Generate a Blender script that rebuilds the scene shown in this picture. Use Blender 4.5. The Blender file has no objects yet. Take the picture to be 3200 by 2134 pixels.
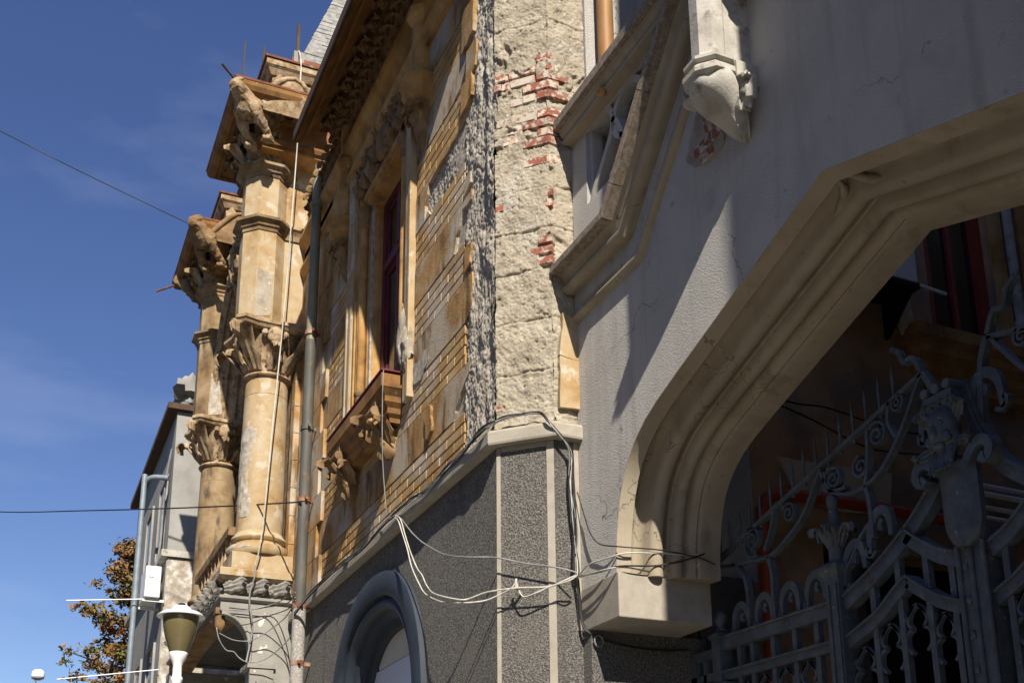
import bpy, bmesh, math, random
import numpy as np
from mathutils import Vector, Matrix
from mathutils.geometry import tessellate_polygon

# ------------------------------------------------------------------ camera, sky, sun, exposure
# metres; the eye is the origin, the pavement lies 1.6 m below it.
# x runs along the ochre facade (towards the viewer), y into the building, z up.
SC = bpy.context.scene
COL = SC.collection
GROUND = -1.6
cam_data = bpy.data.cameras.new('camera')
cam_data.sensor_width = 36.0
cam_data.lens = 40.04
cam_data.shift_y = 0.2233
cam_data.clip_start = 0.05
cam_data.clip_end = 3000
cam = bpy.data.objects.new('camera', cam_data)
COL.objects.link(cam)
PITCH, YAW, ROLL = 0.271415294, 0.420464404, -0.00819559341
h_ = Vector((-math.cos(YAW), math.sin(YAW), 0)); r_ = Vector((math.sin(YAW), math.cos(YAW), 0)); z_ = Vector((0, 0, 1))
F_ = h_ * math.cos(PITCH) + z_ * math.sin(PITCH)
U_ = -h_ * math.sin(PITCH) + z_ * math.cos(PITCH)
R_ = r_ * math.cos(ROLL) + U_ * math.sin(ROLL)
U2 = -r_ * math.sin(ROLL) + U_ * math.cos(ROLL)
cam.matrix_world = Matrix(((R_.x, U2.x, -F_.x, 0), (R_.y, U2.y, -F_.y, 0), (R_.z, U2.z, -F_.z, 0), (0, 0, 0, 1)))
SC.camera = cam

TO_SUN = Vector((1.0, -0.237, 0.85)).normalized()
world = bpy.data.worlds.new('World')
SC.world = world
world.use_nodes = True
wn = world.node_tree.nodes; wl = world.node_tree.links
wn.clear()
w_out = wn.new('ShaderNodeOutputWorld'); w_bg = wn.new('ShaderNodeBackground'); w_sky = wn.new('ShaderNodeTexSky')
w_sky.sky_type = 'NISHITA'
w_sky.sun_disc = False
w_sky.sun_elevation = math.asin(TO_SUN.z)
w_sky.sun_rotation = math.atan2(TO_SUN.x, TO_SUN.y)
w_sky.air_density = 1.0; w_sky.dust_density = 0.1; w_sky.ozone_density = 3.0
w_bg.inputs['Strength'].default_value = 0.066
# faint cirrus streaks mixed into the sky
w_tc = wn.new('ShaderNodeTexCoord'); w_map = wn.new('ShaderNodeMapping'); w_noi = wn.new('ShaderNodeTexNoise'); w_rmp = wn.new('ShaderNodeValToRGB')
w_map.inputs['Scale'].default_value = (1.6, 3.0, 9.0); w_map.inputs['Rotation'].default_value = (0.5, 0.2, 0.4)
w_noi.inputs['Scale'].default_value = 1.3; w_noi.inputs['Detail'].default_value = 7; w_noi.inputs['Roughness'].default_value = 0.55
w_rmp.color_ramp.elements[0].position = 0.52; w_rmp.color_ramp.elements[0].color = (0, 0, 0, 1)
w_rmp.color_ramp.elements[1].position = 0.86; w_rmp.color_ramp.elements[1].color = (0.5, 0.5, 0.5, 1)
w_mix = wn.new('ShaderNodeMix'); w_mix.data_type = 'RGBA'
wl.new(w_tc.outputs['Generated'], w_map.inputs['Vector']); wl.new(w_map.outputs['Vector'], w_noi.inputs['Vector'])
wl.new(w_noi.outputs['Fac'], w_rmp.inputs['Fac'])
w_mul = wn.new('ShaderNodeMath'); w_mul.operation = 'MULTIPLY'; w_mul.inputs[1].default_value = 0.34
wl.new(w_rmp.outputs['Color'], w_mul.inputs[0]); wl.new(w_mul.outputs[0], w_mix.inputs['Factor'])
wl.new(w_sky.outputs['Color'], w_mix.inputs['A']); w_mix.inputs['B'].default_value = (6.5, 7.4, 8.8, 1)
w_hs = wn.new('ShaderNodeHueSaturation'); w_hs.inputs['Hue'].default_value = 0.516; w_hs.inputs['Saturation'].default_value = 1.12; w_hs.inputs['Value'].default_value = 1.0
wl.new(w_mix.outputs['Result'], w_hs.inputs['Color']); wl.new(w_hs.outputs['Color'], w_bg.inputs['Color']); wl.new(w_bg.outputs['Background'], w_out.inputs['Surface'])

sun_data = bpy.data.lights.new('sun', 'SUN')
sun_data.energy = 5.0
sun_data.angle = math.radians(0.53)
sun_data.color = (1.0, 0.93, 0.82)
sun = bpy.data.objects.new('sun', sun_data)
COL.objects.link(sun)
sun.rotation_mode = 'QUATERNION'
sun.rotation_quaternion = TO_SUN.to_track_quat('Z', 'Y')

SC.view_settings.view_transform = 'Standard'
SC.view_settings.look = 'None'
SC.view_settings.gamma = 1.0
SC.view_settings.use_curve_mapping = False
SC.view_settings.exposure = 0.80
SC.cycles.max_bounces = 8
SC.cycles.diffuse_bounces = 5
SC.cycles.use_denoising = True

rng = random.Random(7)
PI = math.pi

# ------------------------------------------------------------------ numpy value noise
def _hash(ix, iy, iz, seed):
    h = (ix * 374761393 + iy * 668265263 + iz * 2147483647 + seed * 974711) & 0xFFFFFFFF
    h = ((h ^ (h >> 13)) * 1274126177) & 0xFFFFFFFF
    h = h ^ (h >> 16)
    return (h & 0xFFFFFF) / float(0xFFFFFF)

def vnoise(x, y, z=0.0, seed=0):
    x = np.asarray(x, float); y = np.asarray(y, float); z = np.zeros_like(x) + z
    ix = np.floor(x).astype(np.int64); iy = np.floor(y).astype(np.int64); iz = np.floor(z).astype(np.int64)
    fx = x - ix; fy = y - iy; fz = z - iz
    fx = fx * fx * (3 - 2 * fx); fy = fy * fy * (3 - 2 * fy); fz = fz * fz * (3 - 2 * fz)
    out = 0
    for dx in (0, 1):
        for dy in (0, 1):
            for dz in (0, 1):
                w = (fx if dx else 1 - fx) * (fy if dy else 1 - fy) * (fz if dz else 1 - fz)
                out = out + w * _hash(ix + dx, iy + dy, iz + dz, seed)
    return out * 2 - 1

def fbm(x, y, z=0.0, octv=4, seed=0, gain=0.5):
    a, f, s = 1.0, 1.0, 0
    for o in range(octv):
        s = s + a * vnoise(np.asarray(x) * f, np.asarray(y) * f, np.asarray(z) * f, seed + o * 17)
        a *= gain; f *= 2.03
    return s

# ------------------------------------------------------------------ mesh builder
class MB:
    def __init__(s):
        s.v = []; s.f = []
    def add(s, vs, fs):
        n = len(s.v)
        s.v.extend([tuple(p) for p in vs]); s.f.extend([tuple(i + n for i in f) for f in fs])
        return s
    def merge(s, o, M=None):
        vs = o.v if M is None else [tuple(M @ Vector(p)) for p in o.v]
        return s.add(vs, o.f)
    def box(s, x0, x1, y0, y1, z0, z1):
        return s.hexa([(x0, y0, z0), (x1, y0, z0), (x1, y1, z0), (x0, y1, z0), (x0, y0, z1), (x1, y0, z1), (x1, y1, z1), (x0, y1, z1)])
    def hexa(s, p):
        return s.add(p, [(0, 3, 2, 1), (4, 5, 6, 7), (0, 1, 5, 4), (1, 2, 6, 5), (2, 3, 7, 6), (3, 0, 4, 7)])
    def prism(s, outer, holes, to3, d0, d1):
        """outer and hole loops (2-D) extruded between depths d0 and d1; to3(a, b, d) gives the point."""
        loops = [list(outer)] + [list(h) for h in holes]
        flat = [p for lp in loops for p in lp]
        tri = tessellate_polygon([[Vector((p[0], p[1], 0)) for p in lp] for lp in loops])
        n = len(flat)
        vs = [to3(a, b, d0) for a, b in flat] + [to3(a, b, d1) for a, b in flat]
        fs = [tuple(t) for t in tri] + [tuple(i + n for i in reversed(t)) for t in tri]
        k = 0
        for lp in loops:
            m = len(lp)
            for i in range(m):
                j = (i + 1) % m
                fs.append((k + i, k + j, k + j + n, k + i + n))
            k += m
        return s.add(vs, fs)
    def rows(s, rows, closed=False, caps=False):
        """quads between successive rows of points (each row the same length)."""
        m = len(rows[0]); vs = [p for r in rows for p in r]; fs = []
        for i in range(len(rows) - 1):
            for j in range(m if closed else m - 1):
                a = i * m + j; b = i * m + (j + 1) % m
                fs.append((a, b, b + m, a + m))
        if caps:
            fs.append(tuple(range(m - 1, -1, -1))); fs.append(tuple(range((len(rows) - 1) * m, len(rows) * m)))
        return s.add(vs, fs)
    def lathe(s, c, prof, n=20, caps=True, sx=1.0, sy=1.0, rot=0.0):
        rows = [[(c[0] + r * sx * math.cos(rot + 2 * PI * k / n), c[1] + r * sy * math.sin(rot + 2 * PI * k / n), c[2] + z) for k in range(n)] for r, z in prof]
        return s.rows(rows, True, caps)
    def tube(s, path, r, n=8, taper=None, caps=True):
        P = [Vector(p) for p in path]; rows = []
        up = None
        for i, p in enumerate(P):
            t = (P[min(i + 1, len(P) - 1)] - P[max(i - 1, 0)])
            if t.length < 1e-9: t = Vector((0, 0, 1))
            t.normalize()
            if up is None:
                up = Vector((0, 0, 1)) if abs(t.z) < 0.9 else Vector((1, 0, 0))
            a = (up - t * up.dot(t)); a.normalize(); b = t.cross(a); up = a
            rr = (r[i] if isinstance(r, (list, tuple)) else r)
            rows.append([tuple(p + a * (rr * math.cos(2 * PI * k / n)) + b * (rr * math.sin(2 * PI * k / n))) for k in range(n)])
        return s.rows(rows, True, caps)
    def flatbar(s, path, w, d, normal=(0, 1, 0), widths=None):
        """bar of width w in the plane of its path and depth d along normal."""
        P = [Vector(p) for p in path]; N = Vector(normal).normalized(); rows = []
        for i, p in enumerate(P):
            t = (P[min(i + 1, len(P) - 1)] - P[max(i - 1, 0)]).normalized()
            a = N.cross(t).normalized(); ww = widths[i] if widths else w
            rows.append([tuple(p + a * ww / 2 - N * d / 2), tuple(p - a * ww / 2 - N * d / 2), tuple(p - a * ww / 2 + N * d / 2), tuple(p + a * ww / 2 + N * d / 2)])
        return s.rows(rows, True, True)
    def blob(s, c, rad, seed=0, amp=0.25, freq=2.0, nu=14, nv=9, lobes=0):
        th = np.linspace(0, 2 * PI, nu, endpoint=False); ph = np.linspace(0.02, PI - 0.02, nv)
        T, Ph = np.meshgrid(th, ph)
        dx = np.sin(Ph) * np.cos(T); dy = np.sin(Ph) * np.sin(T); dz = np.cos(Ph)
        k = 1 + amp * fbm(dx * freq + 5, dy * freq + 3, dz * freq + 9, 3, seed)
        if lobes: k = k + 0.18 * np.sin(lobes * T) * np.sin(Ph)
        X = c[0] + rad[0] * k * dx; Y = c[1] + rad[1] * k * dy; Z = c[2] + rad[2] * k * dz
        return s.rows([[(X[i, j], Y[i, j], Z[i, j]) for j in range(nu)] for i in range(nv)], True, True)
    def leaf(s, base, up, out, h, w, curl=0.5, nseg=7, lobes=3, thick=0.012):
        """an acanthus-like leaf: rises along up, its tip curls over along out, its edge is lobed."""
        B = Vector(base); U = Vector(up).normalized(); O = Vector(out).normalized(); S = U.cross(O).normalized()
        rows_f = []; rows_b = []
        for i in range(nseg + 1):
            t = i / nseg
            ang = curl * PI * max(0, t - 0.35) / 0.65
            rise = min(t, 0.55) / 0.55 * 0.62 * h + (h * 0.36 * math.sin(min(ang, PI)) if t > 0.55 else 0)
            bulge = 0.10 * h * math.sin(PI * t) + (h * 0.30 * (1 - math.cos(ang)) if t > 0.35 else 0)
            ww = w * (0.55 + 0.45 * math.sin(PI * min(1, t * 0.9 + 0.1))) * (1 + 0.22 * math.sin(lobes * 2 * PI * t)) * (1 if t < 0.85 else 0.75)
            c = B + U * rise + O * bulge
            f = []
            for k in range(-3, 4):
                q = k / 3
                f.append(c + S * (ww / 2 * q) + O * (0.10 * w * (1 - abs(q)) + 0.05 * w * math.cos(q * 3 * PI)) - U * (0.10 * w * abs(q) * (0.5 + t)))
            rows_f.append([tuple(p) for p in f]); rows_b.append([tuple(p - O * thick) for p in f])
        ring = []
        for f, b in zip(rows_f, rows_b): ring.append(f + b[::-1])
        return s.rows(ring, True, True)
    def build(s, name, mat=None, parent=None, smooth=None, recalc=True, kind=None):
        me = bpy.data.meshes.new(name)
        me.from_pydata(s.v, [], s.f)
        if recalc and len(s.f) < 60000:
            bm = bmesh.new(); bm.from_mesh(me); bmesh.ops.recalc_face_normals(bm, faces=bm.faces); bm.to_mesh(me); bm.free()
        if smooth is not None:
            me.polygons.foreach_set('use_smooth', [True] * len(me.polygons))
            if smooth < 179: me.set_sharp_from_angle(angle=math.radians(smooth))
        if mat: me.materials.append(mat)
        return put(name, me, parent, kind)

def put(name, me, parent=None, kind=None):
    o = bpy.data.objects.new(name, me); COL.objects.link(o)
    if parent is not None:
        o.parent = parent
        root = parent
        while root.parent is not None: root = root.parent
        if root.type == 'EMPTY' and parent is root:
            o.matrix_parent_inverse = Matrix.Translation(-root.location)
    if kind: o['kind'] = kind
    return o

def tag(o, label, cat, group=None):
    o['label'] = label; o['category'] = cat
    if group: o['group'] = group
    return o

def thing(name, label, cat, loc, group=None):
    o = bpy.data.objects.new(name, None); o.empty_display_size = 0.3
    o.location = loc; COL.objects.link(o)
    return tag(o, label, cat, group)

def mitre_dirs(path, closed=False):
    """for a 2-D polyline: at every vertex the left-hand mitre vector (unit offset)."""
    n = len(path); out = []
    for i in range(n):
        p = Vector(path[i])
        a = Vector(path[i - 1]) if (i > 0 or closed) else None
        b = Vector(path[(i + 1) % n]) if (i < n - 1 or closed) else None
        d1 = (p - a).normalized() if a is not None else None
        d2 = (b - p).normalized() if b is not None else None
        if d1 is None: d1 = d2
        if d2 is None: d2 = d1
        n1 = Vector((-d1.y, d1.x)); n2 = Vector((-d2.y, d2.x))
        m = n1 + n2
        m = m / max(0.25, m.dot(n1)) if m.length > 1e-6 else n1
        out.append(m)
    return out

def plan_sweep(mb, path, prof, closed=False, side=1, caps=True, first=None):
    """profile of (outward offset, z) swept along a plan polyline (x, y); outward is the left of the path times side."""
    md = mitre_dirs(path, closed); rows = []
    if first is not None: md[0] = Vector(first)
    for p, m in zip(path, md):
        rows.append([(p[0] + m.x * side * o, p[1] + m.y * side * o, z) for o, z in prof])
    if closed: rows.append(rows[0])
    mb.rows(rows, True, caps and not closed)
    return mb

def wall_sweep(mb, path, prof, side=1, caps=True, closed_prof=True):
    """profile of (in-plane offset, y) swept along a polyline (x, z) on a wall parallel to the facade."""
    md = mitre_dirs(path); rows = []
    for p, m in zip(path, md):
        rows.append([(p[0] + m.x * side * o, y, p[1] + m.y * side * o) for o, y in prof])
    mb.rows(rows, closed_prof, caps and closed_prof)
    return mb

def smooth_path(pts, n=6):
    """Catmull-Rom through 3-D points."""
    P = [Vector(p) for p in pts]; out = []
    for i in range(len(P) - 1):
        p0 = P[max(i - 1, 0)]; p1 = P[i]; p2 = P[i + 1]; p3 = P[min(i + 2, len(P) - 1)]
        for k in range(n):
            t = k / n
            out.append(0.5 * ((2 * p1) + (p2 - p0) * t + (2 * p0 - 5 * p1 + 4 * p2 - p3) * t * t + (3 * p1 - p0 - 3 * p2 + p3) * t ** 3))
    out.append(P[-1])
    return [tuple(p) for p in out]

XZ = lambda a, b, d: (a, d, b)      # loops in (x, z), depth along y
YZ = lambda a, b, d: (d, a, b)      # loops in (y, z), depth along x
XY = lambda a, b, d: (a, b, d)

# ------------------------------------------------------------------ materials
def mat(name, ramp, scale=3.0, detail=6.0, rough=0.85, stretch=(1, 1, 1), bumps=(), specks=None, stains=None, metallic=0.0, rand=0.0, spec=0.3, mask_scale=None, coat=0.0, cracks=None):
    """ramp: [(pos, colour), ...] over a fractal noise; bumps: [(kind, scale, strength, distance)];
    specks: (scale, threshold, colour, amount); stains: [(scale, lo, hi, colour, stretch)]."""
    m = bpy.data.materials.new(name); m.use_nodes = True
    nt = m.node_tree; N = nt.nodes; L = nt.links
    b = N['Principled BSDF']; b.inputs['Roughness'].default_value = rough; b.inputs['Metallic'].default_value = metallic
    b.inputs['Specular IOR Level'].default_value = spec
    b.inputs['Coat Weight'].default_value = coat
    geo = N.new('ShaderNodeNewGeometry'); mp = N.new('ShaderNodeMapping'); mp.inputs['Scale'].default_value = stretch
    L.new(geo.outputs['Position'], mp.inputs['Vector'])
    no = N.new('ShaderNodeTexNoise'); no.inputs['Scale'].default_value = scale; no.inputs['Detail'].default_value = detail; no.inputs['Roughness'].default_value = 0.62
    L.new(mp.outputs['Vector'], no.inputs['Vector'])
    cr = N.new('ShaderNodeValToRGB'); e = cr.color_ramp.elements
    while len(e) < len(ramp): e.new(0.5)
    for i, (p, c) in enumerate(ramp):
        e[i].position = p; e[i].color = (*c, 1)
    L.new(no.outputs['Fac'], cr.inputs['Fac'])
    col = cr.outputs['Color']
    def mix(fac, a, bcol):
        mx = N.new('ShaderNodeMix'); mx.data_type = 'RGBA'
        if isinstance(fac, float): mx.inputs['Factor'].default_value = fac
        else: L.new(fac, mx.inputs['Factor'])
        L.new(a, mx.inputs['A'])
        if isinstance(bcol, tuple): mx.inputs['B'].default_value = (*bcol, 1)
        else: L.new(bcol, mx.inputs['B'])
        return mx.outputs['Result']
    def mask(sc, lo, hi, st=(1, 1, 1), kind='noise', det=5):
        mp2 = N.new('ShaderNodeMapping'); mp2.inputs['Scale'].default_value = st; mp2.inputs['Location'].default_value = (sc * 0.37, sc * 1.13, 2.1)
        L.new(geo.outputs['Position'], mp2.inputs['Vector'])
        if kind == 'noise':
            t = N.new('ShaderNodeTexNoise'); t.inputs['Scale'].default_value = sc; t.inputs['Detail'].default_value = det; t.inputs['Roughness'].default_value = 0.6
            o = t.outputs['Fac']
        else:
            t = N.new('ShaderNodeTexVoronoi'); t.inputs['Scale'].default_value = sc; o = t.outputs['Distance']
        L.new(mp2.outputs['Vector'], t.inputs['Vector'])
        r = N.new('ShaderNodeMapRange'); r.inputs['From Min'].default_value = lo; r.inputs['From Max'].default_value = hi; r.clamp = True
        L.new(o, r.inputs['Value'])
        return r.outputs['Result']
    for st in (stains or []):
        sc, lo, hi, c = st[:4]; stt = st[4] if len(st) > 4 else (1, 1, 1)
        col = mix(mask(sc, lo, hi, stt), col, c)
    if specks:
        sc, lo, hi, c = specks[:4]
        col = mix(mask(sc, lo, hi, (1, 1, 1), 'noise', 2), col, c)
    if cracks:
        sc, wd, c = cracks
        nz = N.new('ShaderNodeTexNoise'); nz.inputs['Scale'].default_value = 5; nz.inputs['Detail'].default_value = 6; L.new(geo.outputs['Position'], nz.inputs['Vector'])
        va = N.new('ShaderNodeVectorMath'); va.operation = 'SCALE'; va.inputs['Scale'].default_value = 0.35; L.new(nz.outputs['Color'], va.inputs[0])
        vb = N.new('ShaderNodeVectorMath'); vb.operation = 'ADD'; L.new(geo.outputs['Position'], vb.inputs[0]); L.new(va.outputs['Vector'], vb.inputs[1])
        vo = N.new('ShaderNodeTexVoronoi'); vo.feature = 'DISTANCE_TO_EDGE'; vo.inputs['Scale'].default_value = sc; L.new(vb.outputs['Vector'], vo.inputs['Vector'])
        mr = N.new('ShaderNodeMapRange'); mr.inputs['From Min'].default_value = wd; mr.inputs['From Max'].default_value = wd * .3; mr.clamp = True; L.new(vo.outputs['Distance'], mr.inputs['Value'])
        mm = N.new('ShaderNodeMath'); mm.operation = 'MULTIPLY'; L.new(mr.outputs['Result'], mm.inputs[0]); L.new(mask(1.1, 0.50, 0.56), mm.inputs[1])
        col = mix(mm.outputs[0], col, c)
    if rand:
        oi = N.new('ShaderNodeObjectInfo'); hs = N.new('ShaderNodeHueSaturation')
        mr = N.new('ShaderNodeMapRange'); mr.inputs['To Min'].default_value = 1 - rand; mr.inputs['To Max'].default_value = 1 + rand
        L.new(oi.outputs['Random'], mr.inputs['Value']); L.new(mr.outputs['Result'], hs.inputs['Value']); L.new(col, hs.inputs['Color'])
        col = hs.outputs['Color']
    L.new(col, b.inputs['Base Color'])
    prev = None
    for kind, sc, stg, dist in bumps:
        if kind == 'voro':
            t = N.new('ShaderNodeTexVoronoi'); t.inputs['Scale'].default_value = sc; o = t.outputs['Distance']
        else:
            t = N.new('ShaderNodeTexNoise'); t.inputs['Scale'].default_value = sc; t.inputs['Detail'].default_value = 5; t.inputs['Roughness'].default_value = 0.65; o = t.outputs['Fac']
        L.new(geo.outputs['Position'], t.inputs['Vector'])
        bp = N.new('ShaderNodeBump'); bp.inputs['Strength'].default_value = stg; bp.inputs['Distance'].default_value = dist
        L.new(o, bp.inputs['Height'])
        if prev: L.new(prev, bp.inputs['Normal'])
        prev = bp.outputs['Normal']
    if prev: L.new(prev, b.inputs['Normal'])
    return m

M = {}
M['ochre'] = mat('ochre_stucco', [(0.28, (0.14, 0.07, 0.022)), (0.43, (0.29, 0.16, 0.055)), (0.57, (0.40, 0.24, 0.095)), (0.75, (0.42, 0.33, 0.205))], 3.2, 9, 0.92, stretch=(1, 1, .6),
                 bumps=[('noise', 80, 0.7, 0.012), ('noise', 9, 0.25, 0.02)], stains=[(1.5, 0.46, 0.60, (0.40, 0.335, 0.25)), (6, 0.54, 0.68, (0.11, 0.06, 0.025), (1, 1, 0.22)), (3, 0.56, 0.66, (0.20, 0.115, 0.045), (1, 1, .5)), (22, 0.62, 0.70, (0.40, 0.33, 0.24))], rand=0.12)
M['brick_ochre'] = mat('ochre_brick_stucco', [(0.3, (0.27, 0.15, 0.05)), (0.5, (0.40, 0.245, 0.095)), (0.7, (0.48, 0.345, 0.18))], 3.0, 8, 0.92,
                 bumps=[('noise', 120, 0.7, 0.008)], stains=[(0.9, 0.48, 0.62, (0.46, 0.39, 0.31)), (7, 0.60, 0.72, (0.12, 0.07, 0.03), (1, 1, 0.3))], rand=0.14)
M['ochre_trim'] = mat('ochre_trim', [(0.3, (0.19, 0.095, 0.028)), (0.5, (0.36, 0.20, 0.065)), (0.75, (0.47, 0.31, 0.145))], 3.5, 8, 0.88,
                 bumps=[('noise', 45, 0.2, 0.008)], stains=[(3, 0.58, 0.72, (0.18, 0.10, 0.04), (1, 1, 0.4)), (9, 0.66, 0.74, (0.52, 0.42, 0.28), (1, 1, 0.5))])
M['cornice_brown'] = mat('brown_cornice_paint', [(0.3, (0.10, 0.045, 0.014)), (0.5, (0.22, 0.105, 0.03)), (0.75, (0.30, 0.165, 0.06))], 3.5, 8, 0.88, bumps=[('noise', 45, 0.2, 0.008)], stains=[(4, 0.55, 0.70, (0.10, 0.055, 0.025), (.6, 1, 1)), (14, 0.66, 0.73, (0.36, 0.26, 0.15))])
M['dirty_trim'] = mat('dirty_trim', [(0.3, (0.10, 0.065, 0.035)), (0.5, (0.20, 0.12, 0.055)), (0.75, (0.30, 0.21, 0.12))], 6, 7, 0.9, bumps=[('noise', 40, 0.3, 0.01)])
M['cream'] = mat('cream_stucco', [(0.28, (0.20, 0.11, 0.038)), (0.42, (0.33, 0.22, 0.105)), (0.56, (0.38, 0.29, 0.175)), (0.75, (0.40, 0.35, 0.27))], 3.2, 9, 0.9,
                 bumps=[('noise', 50, 0.25, 0.008), ('noise', 6, 0.2, 0.02)], stains=[(4, 0.57, 0.63, (0.44, 0.38, 0.29)), (7, 0.62, 0.74, (0.26, 0.15, 0.06), (1, 1, 0.3)), (26, 0.66, 0.72, (0.45, 0.41, 0.34))])
M['cream_sooty'] = mat('sooty_stucco', [(0.28, (0.08, 0.05, 0.025)), (0.45, (0.20, 0.13, 0.065)), (0.6, (0.29, 0.21, 0.12)), (0.8, (0.33, 0.275, 0.20))], 3.0, 9, 0.92, bumps=[('noise', 60, 0.3, 0.01)], stains=[(5, 0.54, 0.66, (0.07, 0.055, 0.04), (1, 1, .35))])  # soot on the string courses; on the far tower the dark stands for shade
M['cream_dirty'] = mat('cream_carving', [(0.3, (0.13, 0.08, 0.038)), (0.48, (0.30, 0.205, 0.115)), (0.7, (0.42, 0.335, 0.225))], 9, 9, 0.92, bumps=[('noise', 60, 0.45, 0.012)], stains=[(11, .55, .68, (0.09, 0.06, 0.035))])
M['mortar'] = mat('grey_mortar', [(0.3, (0.19, 0.172, 0.145)), (0.5, (0.36, 0.318, 0.258)), (0.7, (0.52, 0.455, 0.365))], 16, 9, 0.95, bumps=[('noise', 160, 0.7, 0.009)])
M['plaster_bare'] = mat('bare_plaster', [(0.28, (0.21, 0.175, 0.13)), (0.48, (0.34, 0.29, 0.215)), (0.68, (0.41, 0.36, 0.275)), (0.85, (0.31, 0.295, 0.265))], 7, 12, 0.95,
                 bumps=[('noise', 170, 0.8, 0.009), ('noise', 60, 0.5, 0.012)], specks=(75, 0.63, 0.70, (0.24, 0.21, 0.175)), stains=[(2.2, 0.55, 0.7, (0.42, 0.385, 0.33)), (40, 0.60, 0.70, (0.60, 0.55, 0.46))])
M['brick_red'] = mat('red_brick', [(0.3, (0.20, 0.07, 0.045)), (0.55, (0.33, 0.13, 0.085)), (0.75, (0.42, 0.21, 0.15))], 10, 6, 0.92, bumps=[('noise', 90, 0.4, 0.008)],
                 stains=[(20, 0.36, 0.47, (0.44, 0.385, 0.315))], rand=0.12)
M['brick_red2'] = mat('red_brick_clean', [(0.3, (0.15, 0.05, 0.032)), (0.55, (0.25, 0.085, 0.055)), (0.75, (0.32, 0.15, 0.105))], 10, 6, 0.92, bumps=[('noise', 90, 0.4, 0.008)],
                 stains=[(20, 0.47, 0.56, (0.42, 0.36, 0.29))], rand=0.22)
M['roughcast'] = mat('dark_roughcast', [(0.36, (0.075, 0.07, 0.064)), (0.5, (0.155, 0.145, 0.13)), (0.64, (0.275, 0.255, 0.225))], 92, 2, 0.95,
                 bumps=[('noise', 92, 1.0, 0.03)], stains=[(2.0, .55, .75, (0.20, 0.18, 0.155)), (3, .6, .75, (0.09, 0.085, 0.08), (1, 1, .3))])
M['strip'] = mat('smooth_render_strip', [(0.3, (0.26, 0.23, 0.185)), (0.6, (0.33, 0.295, 0.24))], 8, 6, 0.9, bumps=[('noise', 70, 0.3, 0.006)])
M['greywall'] = mat('grey_render', [(0.3, (0.55, 0.52, 0.475)), (0.55, (0.64, 0.605, 0.55)), (0.8, (0.66, 0.625, 0.57))], 1.8, 8, 0.95,
                 bumps=[('noise', 110, 1.0, 0.03), ('noise', 22, 0.15, 0.01)], stains=[(3.4, 0.60, 0.76, (0.50, 0.475, 0.435)), (2.6, 0.52, 0.72, (0.48, 0.455, 0.415), (2.2, 2.2, .15)), (9, 0.64, 0.72, (0.44, 0.42, 0.39))], cracks=(0.55, 0.0032, (0.22, 0.21, 0.20)))
M['arch_stone'] = mat('arch_moulding_render', [(0.3, (0.25, 0.205, 0.145)), (0.55, (0.32, 0.27, 0.195)), (0.8, (0.35, 0.31, 0.24))], 2.5, 7, 0.88,
                 bumps=[('noise', 60, 0.2, 0.006)], stains=[(5, 0.58, 0.74, (0.19, 0.15, 0.10), (1, 1, 0.5)), (3, .55, .7, (0.26, 0.22, 0.165), (2, 2, .3)), (17, .64, .72, (0.20, 0.16, 0.11))], cracks=(0.9, 0.003, (0.13, 0.105, 0.075)))
M['coping'] = mat('speckled_coping_stone', [(0.3, (0.13, 0.10, 0.072)), (0.5, (0.24, 0.19, 0.145)), (0.75, (0.35, 0.30, 0.24))], 26, 8, 0.93, bumps=[('noise', 120, 0.5, 0.008)], specks=(90, 0.58, 0.66, (0.12, 0.095, 0.07)))
M['grey_stone'] = mat('grey_pale_stone', [(0.3, (0.26, 0.24, 0.205)), (0.55, (0.40, 0.375, 0.325)), (0.8, (0.46, 0.44, 0.39))], 6, 8, 0.9, bumps=[('noise', 60, 0.35, 0.01)], stains=[(9, 0.56, 0.68, (0.19, 0.17, 0.14))])
M['porch_carve'] = mat('porch_carving', [(0.3, (0.10, 0.093, 0.08)), (0.55, (0.20, 0.185, 0.16)), (0.8, (0.28, 0.26, 0.225))], 14, 7, 0.92, bumps=[('noise', 60, 0.3, 0.008)])
M['porch_grey'] = mat('porch_grey_render', [(0.3, (0.20, 0.19, 0.165)), (0.6, (0.27, 0.255, 0.22)), (0.8, (0.31, 0.295, 0.26))], 4, 7, 0.9, bumps=[('noise', 60, 0.25, 0.006)], specks=(7, 0.68, 0.71, (0.58, 0.54, 0.46)))
M['iron'] = mat('blue_grey_iron_paint', [(0.3, (0.045, 0.055, 0.066)), (0.55, (0.072, 0.088, 0.105)), (0.8, (0.12, 0.135, 0.145))], 14, 8, 0.55, bumps=[('noise', 70, 0.4, 0.006)], stains=[(16, 0.60, 0.68, (0.07, 0.045, 0.03)), (7, 0.60, 0.72, (0.05, 0.055, 0.06)), (30, 0.66, 0.70, (0.24, 0.25, 0.25))], spec=0.4)
M['blue_frame'] = mat('dark_blue_frame_paint', [(0.3, (0.020, 0.028, 0.040)), (0.7, (0.032, 0.042, 0.057))], 5, 5, 0.6, bumps=[('noise', 60, 0.15, 0.004)], spec=0.35)
M['panel'] = mat('offwhite_board', [(0.3, (0.50, 0.485, 0.44)), (0.7, (0.58, 0.56, 0.51))], 3, 5, 0.7, specks=(22, 0.70, 0.73, (0.2, 0.18, 0.15)))
M['panel_blue'] = mat('pale_blue_board', [(0.3, (0.55, 0.58, 0.66)), (0.7, (0.60, 0.63, 0.70))], 3, 3, 0.4)
M['redwood'] = mat('dark_red_wood_paint', [(0.3, (0.075, 0.009, 0.012)), (0.7, (0.14, 0.018, 0.02))], 6, 6, 0.55, bumps=[('noise', 30, 0.15, 0.004)])
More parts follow.
